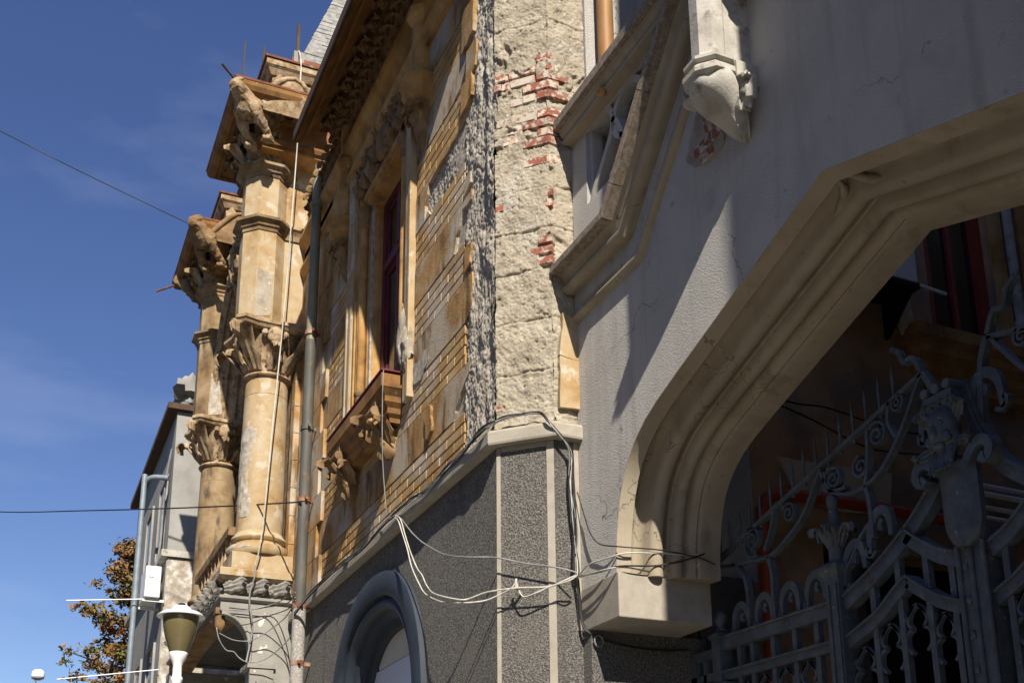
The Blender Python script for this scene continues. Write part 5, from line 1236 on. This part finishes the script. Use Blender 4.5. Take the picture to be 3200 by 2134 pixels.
# slate spire: courses of slates
SX0, SY0, SH = -12.72, 2.47, 1.60
scx, scy = SX0 - SH, SY0 + SH
sr = MB()
sr.box(scx - SH + .02, scx + SH - .02, scy - SH + .02, scy + SH - .02, 9.0, 10.42)
spire_o = sr.build('spire', M['dark_soffit'], house)
zz = 10.40; hw = SH; r = random.Random(8); ci = 0
while hw > .10:
    hstep = .095
    flare = .30 if ci < 4 else .26
    nhw = hw - hstep * (.75 if ci < 3 else .50 if ci < 5 else .34)
    if nhw < .05: break
    m = MB()
    lo, hi = hw + .022, nhw + .010
    n = max(4, int(2 * hw / .30))
    for side in range(4):
        ca, sa = math.cos(side * PI / 2), math.sin(side * PI / 2)
        f = lambda u, v, z: (scx + u * ca - v * sa, scy + u * sa + v * ca, z)
        off = (ci % 2) * .5
        xs = [-1] + [min(1, max(-1, -1 + 2 * (i + off) / n)) for i in range(1 if not off else 0, n)] + [1]
        for a, b in zip(xs[:-1], xs[1:]):
            if b - a < .01: continue
            j = r.uniform(-.006, .006); g_ = .0015
            m.hexa([f(lo + j, a * lo + g_, zz - .012 + j), f(lo + j, b * lo - g_, zz - .012 + j), f(lo - .03, b * lo - g_, zz - .012), f(lo - .03, a * lo + g_, zz - .012),
                    f(hi, a * hi + g_, zz + hstep + .012), f(hi, b * hi - g_, zz + hstep + .012), f(hi - .02, b * hi, zz + hstep + .012), f(hi - .02, a * hi, zz + hstep + .012)])
    m.build('slate_course', M['slate'], spire_o)
    zz += hstep; hw = nhw; ci += 1

# ------------------------------------------------------------------ winged beasts on the bay corners
def beast(loc, ang, name_label, matk, wing=True, sc=1.0):
    root = thing('gargoyle', name_label, 'gargoyle', loc, 'carved beasts on the bay cornice')
    f = Vector((math.cos(ang), math.sin(ang), 0)); s = Vector((-f.y, f.x, 0)); u = Vector((0, 0, 1))
    L0 = Vector(loc)
    W = lambda a, b, c: L0 + (f * a + s * b + u * c) * sc
    pts = [W(-.22, 0, .40), W(.05, 0, .42), W(.36, 0, .34), W(.46, 0, .46), W(.54, 0, .53), W(.66, 0, .47),
           W(.33, .12, .24), W(.20, .14, .10), W(.04, .13, .02), W(.14, .13, -.02), W(.33, -.12, .24), W(.20, -.14, .10), W(.04, -.13, .02), W(.14, -.13, -.02),
           W(.52, .07, .62), W(.52, -.07, .62)]
    ed = [(0, 1), (1, 2), (2, 3), (3, 4), (4, 5), (2, 6), (6, 7), (7, 8), (8, 9), (2, 10), (10, 11), (11, 12), (12, 13), (4, 14), (4, 15)]
    rad = [r_0 * sc for r_0 in (.11, .13, .16, .095, .105, .06, .08, .05, .042, .04, .08, .05, .042, .04, .025, .025)]
    me = bpy.data.meshes.new('body'); me.from_pydata([tuple(p) for p in pts], ed, []); me.materials.append(matk)
    o = put('body', me, root)
    o.modifiers.new('skin', 'SKIN'); sk = me.skin_vertices[0].data
    for i, r0 in enumerate(rad): sk[i].radius = (r0, r0)
    sk[0].use_root = True
    ss = o.modifiers.new('sub', 'SUBSURF'); ss.levels = 2; ss.render_levels = 2
    tx = bpy.data.textures.new('carve', 'CLOUDS'); tx.noise_scale = .07
    dm = o.modifiers.new('disp', 'DISPLACE'); dm.texture = tx; dm.strength = .045; dm.texture_coords = 'GLOBAL'
    for q in (-1, 1):
        c = MB(); pw = W(.15, q * .13, -.005)
        c.blob(tuple(pw), (.062 * sc, .062 * sc, .042 * sc), 4, .15, 3, 14, 8, 5); c.build('paw', matk, root, smooth=60)
        if wing or q < 0:
            wv = MB(); rows = []
            for i in range(9):
                t = i / 8
                top = W(.30 - .50 * t, q * (.10 + .48 * math.sin(PI * .5 * t)), .46 + .40 * math.sin(PI * t * .9) - .30 * t * t)
                bot = W(.26 - .34 * t, q * (.12 + .34 * t), .34 - .05 * t)
                rows.append([tuple(top.lerp(bot, k / 6) + s * q * .05 * math.sin(PI * k / 6) + f * .012 * math.cos(k * PI)) for k in range(7)])
            back = [[tuple(Vector(p) - s * q * .025) for p in r_] for r_ in rows]
            wv.rows([a + b[::-1] for a, b in zip(rows, back)], True, True)
            wv.build('wing', matk, root, smooth=60)
            wb = MB(); wb.tube([tuple(W(.30 - .50 * t, q * (.10 + .48 * math.sin(PI * .5 * t)), .46 + .40 * math.sin(PI * t * .9) - .30 * t * t)) for t in [i / 8 for i in range(9)]], [.045] * 3 + [.03] * 4 + [.02, .012], 8); wb.build('wing_bone', matk, root, smooth=60)
    return root
g1 = beast((-12.0, 2.17, 8.58), math.radians(-52), 'pale winged gargoyle crouching on the sunlit pilaster under the bay cornice', M['cream_dirty'])
sp1 = MB(); sp1.tube([(-11.66, 1.74, 9.12), (-11.52, 1.52, 9.22)], .014, 8); sp1.build('iron_spout', M['dark_soffit'], g1)
g2 = beast((-15.05, 2.17, 8.55), math.radians(-52), 'blackened gargoyle at the near corner of the farther cornice', M['dirty_trim'])
g3 = beast((-16.15, 2.15, 8.62), math.radians(-125), 'broken dark gargoyle sticking out beyond the farthest cornice end, iron rod in its head', M['dirty_trim'], True, .85)
sp1 = MB(); sp1.tube([(-16.42, 1.75, 8.98), (-16.62, 1.46, 8.90)], .016, 8); sp1.build('iron_spout', M['rust'], g3)

# ------------------------------------------------------------------ downpipe of the corner house
dpx, dpy = -11.36, 2.665
dp = thing('downpipe', 'grey zinc downpipe beside the big column, greenish at its top', 'downpipe', (dpx, dpy, GROUND))
t_ = MB(); t_.tube(smooth_path([(-11.43, 2.70, 8.12), (-11.43, 2.69, 7.95), (-11.40, 2.675, 7.72), (dpx, dpy, 7.5), (dpx, dpy, 7.2), (dpx, dpy, 6.0), (dpx, dpy, 5.80)], 6), .056, 16); t_.build('upper_pipe', M['pipe_old'], dp, smooth=60)
t_ = MB(); t_.tube([(dpx, dpy, 5.84), (dpx, dpy, 2.80)], .061, 16); t_.build('middle_pipe', M['downpipe'], dp, smooth=60)
t_ = MB(); t_.tube([(dpx, dpy, 2.82), (dpx, dpy, -1.6)], .07, 16); t_.build('foot_pipe', M['roughpipe'], dp, smooth=60)
for z, k in ((7.55, 'pipe_old'), (5.93, 'rust'), (4.80, 'downpipe'), (3.98, 'rust'), (2.82, 'rust'), (2.22, 'rust')):
    t_ = MB(); t_.lathe((dpx, dpy, 0), [(.056, z - .032), (.073, z - .027), (.073, z + .027), (.056, z + .032)], 16, True)
    t_.box(dpx - .01, dpx + .01, dpy + .05, 2.86, z - .02, z + .02); t_.box(dpx + .06, dpx + .115, dpy - .012, dpy + .012, z - .015, z + .015)
    t_.build('pipe_clamp', M[k], dp, smooth=40)

# ================================================================== grey house farther down the street
fh = thing('grey_house', 'weathered grey rendered house beyond the columned bay', 'house', (-22, 4, GROUND))
w = MB(); w.prism([(2.30, -1.62), (9, -1.62), (9, 8.4), (2.30, 8.4)], [], YZ, -26.0, -20.0)
fw_o = w.build('wall', M['far_grey'], fh)
w = MB(); w.box(-20.0, -19.985, 2.32, 4.2, -1.6, 5.62); w.build('pebble_panel', M['far_pebble'], fw_o)
w = MB(); w.box(-26.05, -19.93, 2.20, 4.2, 5.64, 5.76); w.build('sill_band', M['grey_stone'], fw_o)
w = MB(); w.box(-26.1, -19.9, 2.12, 9, 8.41, 8.52); w.build('eave', M['dark_soffit'], fh)
for i, (x0, x1) in enumerate(((-21.6, -20.6), (-23.6, -22.6), (-25.6, -24.6))):
    for z0, z1 in ((5.8, 7.4), (2.2, 4.3)):
        w = MB(); w.prism([(x0, z0), (x1, z0), (x1, z1), (x0, z1)], [[(x0 + .1, z0 + .1), (x1 - .1, z0 + .1), (x1 - .1, z1 - .1), (x0 + .1, z1 - .1)]], XZ, 2.26, 2.299); wo = w.build('window', M['far_grey'], fh)
        MB().box(x0 + .1, x1 - .1, 2.285, 2.297, z0 + .1, z1 - .1).build('pane', M['glass'], wo)
w = MB(); w.tube(smooth_path([(-20.1, 2.26, 7.7), (-20.25, 2.22, 7.2), (-20.4, 2.22, 6.6), (-20.45, 2.22, 5.9), (-20.6, 2.15, 5.4)], 5), .022, 8); tag(w.build('service_cable', M['cable_grey'], smooth=60), 'grey service cable hanging down the grey house corner', 'cable')
w = MB(); w.blob((-20.3, 2.5, 8.85), (.35, .25, .30), 3, .5, 3, 16, 12, 5); w.blob((-20.1, 2.75, 9.4), (.12, .12, .5), 6, .4, 3, 12, 10); w.build('ridge_ornament', M['far_grey'], fh, smooth=50)
gpz = MB(); gpz.tube(smooth_path([(-20.15, 2.25, 7.15), (-20.3, 2.0, 7.18), (-20.4, 1.88, 7.1), (-20.4, 1.86, 6.9), (-20.4, 1.86, 3), (-20.4, 1.86, -1.6)], 6), .05, 12)
tag(gpz.build('galvanised_pipe', M['galv'], smooth=60), 'tall blue grey galvanised pipe standing before the grey house', 'pipe')
a2 = thing('air_conditioner', 'white air conditioner box on the corner of the grey house', 'air conditioner', (-20.4, 2.1, 4.9))
b = MB().box(-20.7, -19.86, 1.96, 2.22, 4.86, 5.42).build('casing', M['ac_white'], a2); bv = b.modifiers.new('bevel', 'BEVEL'); bv.width = .02; bv.segments = 2
MB().box(-19.86, -19.85, 2.02, 2.10, 5.22, 5.32).build('label_plate', M['white_paint'], a2)
for x in (-20.6, -19.95): MB().box(x - .02, x + .02, 1.94, 2.30, 4.80, 4.84).build('bracket', M['ac_white'], a2)
for i, (p, q, lab) in enumerate((((-20.2, 2.2, 4.92), (-20.4, .75, 4.80), 'upper thin white rod sticking out from the grey house'), ((-19.9, 2.3, 3.62), (-20.2, .72, 3.40), 'lower thin white rod sticking out toward the lamp'))):
    r_o = MB(); r_o.tube([p, q], .009, 8); tag(r_o.build('rod', M['white_paint'], smooth=60), lab, 'rod', 'white rods on the grey house')

# ------------------------------------------------------------------ autumn tree
tr_ = thing('street_tree', 'rust and green autumn tree behind the galvanised pipe', 'tree', (-27.5, 2.7, GROUND))
t_ = MB(); t_.tube([(-27.5, 2.7, -1.6), (-27.45, 2.7, 1.5), (-27.55, 2.65, 4.0), (-27.5, 2.7, 6.5), (-27.5, 2.75, 8.6)], [.24, .20, .15, .09, .03], 10)
t_o = t_.build('trunk', M['bark'], tr_, smooth=60)
r = random.Random(12); limbs = MB(); tips = []
for i in range(54):
    z = 2.4 + 5.7 * (i / 54); a = r.uniform(0, 2 * PI)
    if i % 3 == 0: a = r.uniform(-2.6, -.6)
    ln = max(.4, (2.3 - .36 * max(0, z - 3.2)) * r.uniform(.55, 1.08))
    e = Vector((-27.5 + ln * math.cos(a), 2.7 + ln * math.sin(a), z + ln * r.uniform(-.05, .30))); b0_ = Vector((-27.5, 2.7, z - .25))
    mid_ = b0_.lerp(e, .5) + Vector((0, 0, .12)); limbs.tube([tuple(b0_), tuple(mid_), tuple(e)], [.05, .03, .01], 6)
    for t in (.35, .5, .62, .74, .86, 1.0): tips.append((b0_.lerp(e, t) + Vector((r.gauss(0, .10), r.gauss(0, .10), r.gauss(0, .07) + .10 * (1 - t))), .34 * (1.05 - .55 * t)))
limbs.build('limb', M['bark'], tr_, smooth=60)
cr_ = MB()
for c, rad in tips:
    for _ in range(36):
        p = c + Vector((r.gauss(0, rad * .52), r.gauss(0, rad * .52), r.gauss(0, rad * .34)))
        s_ = r.uniform(.035, .08); n_ = Vector((r.gauss(0, 1), r.gauss(0, 1), r.gauss(0.5, 1))).normalized(); t1 = n_.orthogonal().normalized(); t1 = Matrix.Rotation(r.uniform(0, 6.3), 3, n_) @ t1; t2 = n_.cross(t1)
        k = len(cr_.v)
        cr_.v.extend([tuple(p - t1 * s_), tuple(p + t2 * s_ * .6 - n_ * .012), tuple(p + t1 * s_), tuple(p - t2 * s_ * .6 - n_ * .012)]); cr_.f.append((k, k + 1, k + 2, k + 3))
cr_.build('crown', M['leaf_rust'], tr_, recalc=False)

# ------------------------------------------------------------------ lamps
lx, ly, lz = -10.2, 1.335, 0.0
lp = thing('street_lamp', 'white street lamp with smoked amber bowl in front of the bay', 'street lamp', (lx, ly, GROUND))
t_ = MB(); t_.lathe((lx, ly, 0), [(.075, -1.6), (.055, -1.2), (.040, 1.66)], 16, True); lpo = t_.build('post', M['white_paint'], lp, smooth=40)
for k in range(8):
    a = k * PI / 4; f_ = MB(); f_.box(-.005, .005, -.005, .005, -1.1, 1.64); o = f_.build('flute', M['white_paint'], lpo); o.location = (lx + .044 * math.cos(a), ly + .044 * math.sin(a), 0)
t_ = MB(); t_.lathe((lx, ly, 0), [(.044, 1.66), (.044, 1.75), (.05, 1.76), (.054, 1.785), (.044, 1.80), (.039, 1.81), (.039, 1.90), (.05, 1.93), (.07, 1.965), (.079, 1.995), (.081, 2.01), (.077, 2.02)], 24, True); t_.build('collar', M['white_paint'], lp, smooth=40)
t_ = MB(); t_.lathe((lx, ly, 0), [(.080, 2.02), (.098, 2.07), (.126, 2.15), (.147, 2.24), (.156, 2.30), (.158, 2.345)], 28, True); t_.build('bowl', M['amber'], lp, smooth=60)
t_ = MB(); t_.lathe((lx, ly, 0), [(.156, 2.345), (.208, 2.336), (.211, 2.345), (.16, 2.378), (.10, 2.397), (.088, 2.402), (.083, 2.42), (.06, 2.435), (.02, 2.44)], 32, True); t_.build('cap', M['white_paint'], lp, smooth=40)
t_ = MB(); t_.lathe((lx, ly, 0), [(.03, 2.438), (.03, 2.46), (.01, 2.465)], 12, True); t_.build('cap_knob', M['black'], lp, smooth=50)
l2 = thing('street_lamp', 'small far lamp with white dome at the lower left corner', 'street lamp', (-24.0, .30, GROUND))
t_ = MB(); t_.tube([(-24, .20, -1.6), (-24, .24, 2.6), (-24, .38, 3.7), (-24, .46, 3.98)], [.06, .05, .035, .03], 10); t_.build('post', M['galv'], l2, smooth=60)
t_ = MB(); t_.lathe((-24, .50, 0), [(.05, 4.0), (.115, 4.03), (.12, 4.06)], 20, True); t_.build('base', M['cable_grey'], l2, smooth=50)
t_ = MB(); t_.lathe((-24, .50, 0), [(.122, 4.06), (.124, 4.10), (.11, 4.17), (.07, 4.205), (.02, 4.215)], 20, True); t_.build('dome', M['white_paint'], l2, smooth=60)

# ------------------------------------------------------------------ wires and cables
def wire(name, pts, r0, m, label, cat='cable', group=None, n=6, seg=6):
    b = MB(); b.tube(smooth_path(pts, n), r0, seg); return tag(b.build(name, M[m], smooth=60), label, cat, group)
wire('overhead_wire', [(-14.9, 1.70, 9.12), (-14.96, .28, 9.58), (-15.0, -.88, 9.98), (-15.05, -4, 11.05)], .008, 'cable_black', 'upper thin wire crossing the sky to the farther cornice', 'wire')
wire('overhead_wire', [(-11.28, 2.62, 3.93), (-13.4, 1.95, 4.45), (-16.7, .8, 5.28), (-20.5, -.6, 6.26), (-26, -2.6, 7.9)], .009, 'cable_black', 'lower thin wire crossing the sky to the downpipe clamp', 'wire')
wire('hanging_cord', [(-12.39, 2.585, 10.42), (-12.2, 2.565, 10.2), (-12.0, 2.54, 9.9), (-11.85, 2.51, 9.55), (-11.83, 2.51, 8.83), (-11.85, 2.49, 7.75), (-11.87, 2.46, 6.48), (-11.93, 2.41, 5.12), (-12.0, 2.37, 3.83), (-12.08, 2.33, 3.42)], .0085, 'cable_white', 'long pale cord hanging from the roof down past the column', 'cord')
wire('hanging_cord', [(-12.08, 2.33, 3.42), (-12.08, 2.33, 3.30), (-12.10, 2.31, 3.2), (-12.12, 2.29, 3.06), (-12.12, 2.31, 2.91), (-12.12, 2.34, 2.74), (-12.12, 2.33, 2.59), (-12.1, 2.29, 2.35)], .010, 'cable_grey', 'thin grey cord end dangling over the porch arch below the column', 'cord')
# twin white cables slung across the corner
wa = [(-8.34, 2.70, 2.88), (-8.18, 2.68, 2.79), (-8.01, 2.66, 2.63), (-7.84, 2.64, 2.47), (-7.67, 2.62, 2.28), (-7.45, 2.60, 2.10), (-7.15, 2.55, 1.94), (-6.75, 2.53, 1.79)]
wire('cable', wa + [(-6.56, 2.60, 1.75), (-6.47, 2.69, 1.75), (-6.41, 2.75, 1.77), (-6.33, 2.82, 1.81), (-6.31, 2.85, 1.85), (-6.305, 2.86, 1.81), (-6.29, 2.875, 1.765), (-6.26, 2.90, 1.75), (-6.17, 2.99, 1.79), (-6.1, 3.06, 1.82), (-6.06, 3.14, 1.86)], .0052, 'cable_white', 'lower white cable slung under the belt course, kinked at the hook', 'cable', 'white cables slung across the corner')
wire('cable', [(-8.33, 2.70, 2.89), (-8.14, 2.68, 2.80), (-7.96, 2.66, 2.62), (-7.76, 2.64, 2.42), (-7.55, 2.62, 2.24), (-7.38, 2.60, 2.14), (-7.2, 2.57, 2.02), (-6.85, 2.50, 1.87), (-6.6, 2.55, 1.78), (-6.54, 2.61, 1.77), (-6.47, 2.69, 1.80), (-6.4, 2.76, 1.81), (-6.29, 2.86, 1.81), (-6.17, 2.99, 1.80), (-6.07, 3.09, 1.82), (-6.06, 3.15, 1.86)], .0052, 'cable_white', 'upper white cable slung across the corner, the smoother of the pair', 'cable', 'white cables slung across the corner')
hk = MB(); hk.tube([(-6.38, 2.92, 1.80), (-6.31, 2.85, 1.81), (-6.305, 2.845, 1.85), (-6.31, 2.85, 1.87)], .008, 6); tag(hk.build('hook', M['cable_white'], smooth=60), 'small white hook in the corner holding the slung cables', 'hook')
wire('cable', [(-8.29, 2.72, 2.88), (-7.95, 2.70, 2.65), (-7.63, 2.68, 2.47), (-7.31, 2.66, 2.32), (-6.9, 2.60, 2.16), (-6.58, 2.61, 2.06), (-6.42, 2.76, 2.03), (-6.28, 2.91, 1.97), (-6.13, 3.05, 1.92), (-6.06, 3.15, 1.88)], .0055, 'cable_grey', 'grey cable running above the white pair to the pier flank', 'cable')
r = random.Random(4)
for i in range(7):
    k = 'cable_white' if i == 2 else ('cable_grey' if i in (4,) else 'cable_black')
    jj = lambda: r.uniform(-.022, .022)
    pts = [(-11.3, 2.60, 2.72 + jj()), (-10.9, 2.67, 2.86 + jj()), (-10.0, 2.70, 2.90 + jj()), (-9.2, 2.69, 2.86 + jj()), (-8.65, 2.70, 2.91 + jj()), (-8.32, 2.705, 2.915 + jj()), (-7.96, 2.705, 2.90 + jj()), (-7.64, 2.71, 2.87 + jj()), (-7.19, 2.72, 2.91 + jj()), (-6.95, 2.72, 2.91 + jj()), (-6.55, 2.70, 2.93 + jj()), (-6.40, 2.78, 2.975 + jj() * .5), (-6.30, 2.89, 2.99 + jj() * .3), (-6.21, 2.985, 2.98 + jj() * .3), (-6.14, 3.01 + jj() * .3, 2.90), (-6.13, 3.10 + jj() * .5, 2.80), (-6.135, 3.165 + jj() * .8, 2.70), (-6.15, 3.175 + jj(), 2.50), (-6.15, 3.185 + jj(), 2.2), (-6.15, 3.19 + jj(), 1.95), (-6.14, 3.19 + jj() * .4, 1.87)]
    wire('cable', pts, .006, k, ['black', 'black', 'white', 'black', 'grey', 'black', 'black'][i] + ' cable in the bundle along the belt course and down the pier flank', 'cable', 'bundled cables along the belt course')
for i in range(3):
    jj = lambda: r.uniform(-.012, .012)
    wire('cable', [(-6.14, 3.19 + jj(), 1.87), (-6.15, 3.205 + jj(), 1.74), (-6.15, 3.215 + jj(), 1.62), (-6.13, 3.24 + jj(), 1.54), (-6.09, 3.30, 1.49), (-6.08, 3.5, 1.45), (-6.08, 3.75, 1.44), (-6.08, 3.95, 1.46)], .0075, 'cable_black', 'black cable end passing under the impost block', 'cable', 'cables passing under the impost block')
rg = MB(); rg.tube([(-6.075, 3.30 + .03 * math.cos(a), 1.46 + .035 * math.sin(a)) for a in [2 * PI * i / 16 for i in range(17)]], .006, 6); tag(rg.build('cable_ring', M['cable_grey'], smooth=60), 'small metal ring holding cables under the impost block', 'ring')
for pts, k, lab in (([(-6.10, 3.19, 1.88), (-6.0, 3.20, 1.92), (-5.81, 3.22, 1.91), (-5.70, 3.30, 1.925), (-5.66, 3.50, 1.935), (-5.62, 3.72, 1.94), (-5.62, 3.84, 1.97)], 'cable_white', 'pale cable arching over the impost block to the arch'),
                    ([(-6.10, 3.19, 1.87), (-5.85, 3.21, 1.84), (-5.70, 3.26, 1.84), (-5.66, 3.50, 1.86), (-5.60, 3.75, 1.93), (-5.62, 3.85, 2.0)], 'cable_black', 'black cable rising along the arch foot above the impost block'),
                    ([(-6.10, 3.19, 1.865), (-5.80, 3.20, 1.835), (-5.70, 3.28, 1.835), (-5.70, 3.47, 1.825), (-5.70, 3.62, 1.83), (-5.66, 3.72, 1.84), (-5.62, 3.76, 1.89), (-5.60, 3.80, 2.0), (-5.60, 3.85, 2.16), (-5.58, 3.90, 2.35)], 'cable_white', 'pale cable lying on the impost block and climbing the arch'),
                    ([(-6.16, 3.22, 2.45), (-6.11, 3.24, 2.28), (-6.03, 3.235, 2.14), (-5.90, 3.23, 2.03), (-5.70, 3.26, 1.96), (-5.64, 3.50, 1.95), (-5.60, 3.74, 1.92), (-5.58, 3.85, 1.88)], 'cable_black', 'thin black cable drooping from the pier to the arch foot')):
    wire('cable', pts, .0055 if 'thin' not in lab else .004, k, lab, 'cable', 'cables crossing the arch foot')
for pts, k, lab in (([(-11.30, 2.60, 2.95), (-11.7, 2.62, 3.0), (-12.05, 2.55, 3.0), (-12.12, 2.3, 2.92), (-12.14, 2.1, 2.91)], 'cable_white', 'thin grey cable crossing just under the porch ledge'),
                    ([(-11.30, 2.60, 2.92), (-11.7, 2.60, 2.92), (-12.05, 2.5, 2.96), (-12.14, 2.3, 2.93), (-12.14, 2.08, 2.93)], 'cable_black', 'black cable crossing just under the porch ledge'),
                    ([(-11.30, 2.60, 2.90), (-11.7, 2.62, 2.80), (-12.0, 2.49, 2.68), (-12.08, 2.33, 2.58), (-12.1, 2.15, 2.57), (-12.12, 1.99, 2.64)], 'cable_grey', 'thin grey cable sagging across the porch arch, middle loop'),
                    ([(-11.28, 2.60, 2.86), (-11.6, 2.66, 2.60), (-11.85, 2.56, 2.44), (-12.0, 2.45, 2.36), (-12.05, 2.31, 2.33), (-12.08, 2.21, 2.38), (-12.08, 2.15, 2.44), (-12.1, 2.07, 2.46), (-12.1, 1.99, 2.57), (-12.12, 1.96, 2.70)], 'cable_white', 'thin grey cable sagging lowest across the porch arch'),
                    ([(-11.30, 2.60, 2.93), (-11.7, 2.64, 2.88), (-12.0, 2.48, 2.84), (-12.1, 2.32, 2.77), (-12.14, 2.18, 2.74)], 'cable_black', 'black cable slanting to the crown of the porch arch')):
    wire('cable', pts, .006, k if k != 'cable_white' else 'cable_grey', lab, 'cable', 'cables in front of the porch')
wire('thread', [(-8.42, 2.60, 4.20), (-8.43, 2.60, 3.9), (-8.45, 2.62, 3.4), (-8.50, 2.68, 2.95)], .004, 'cable_grey', 'thin thread hanging from the window sill to the cables', 'thread')
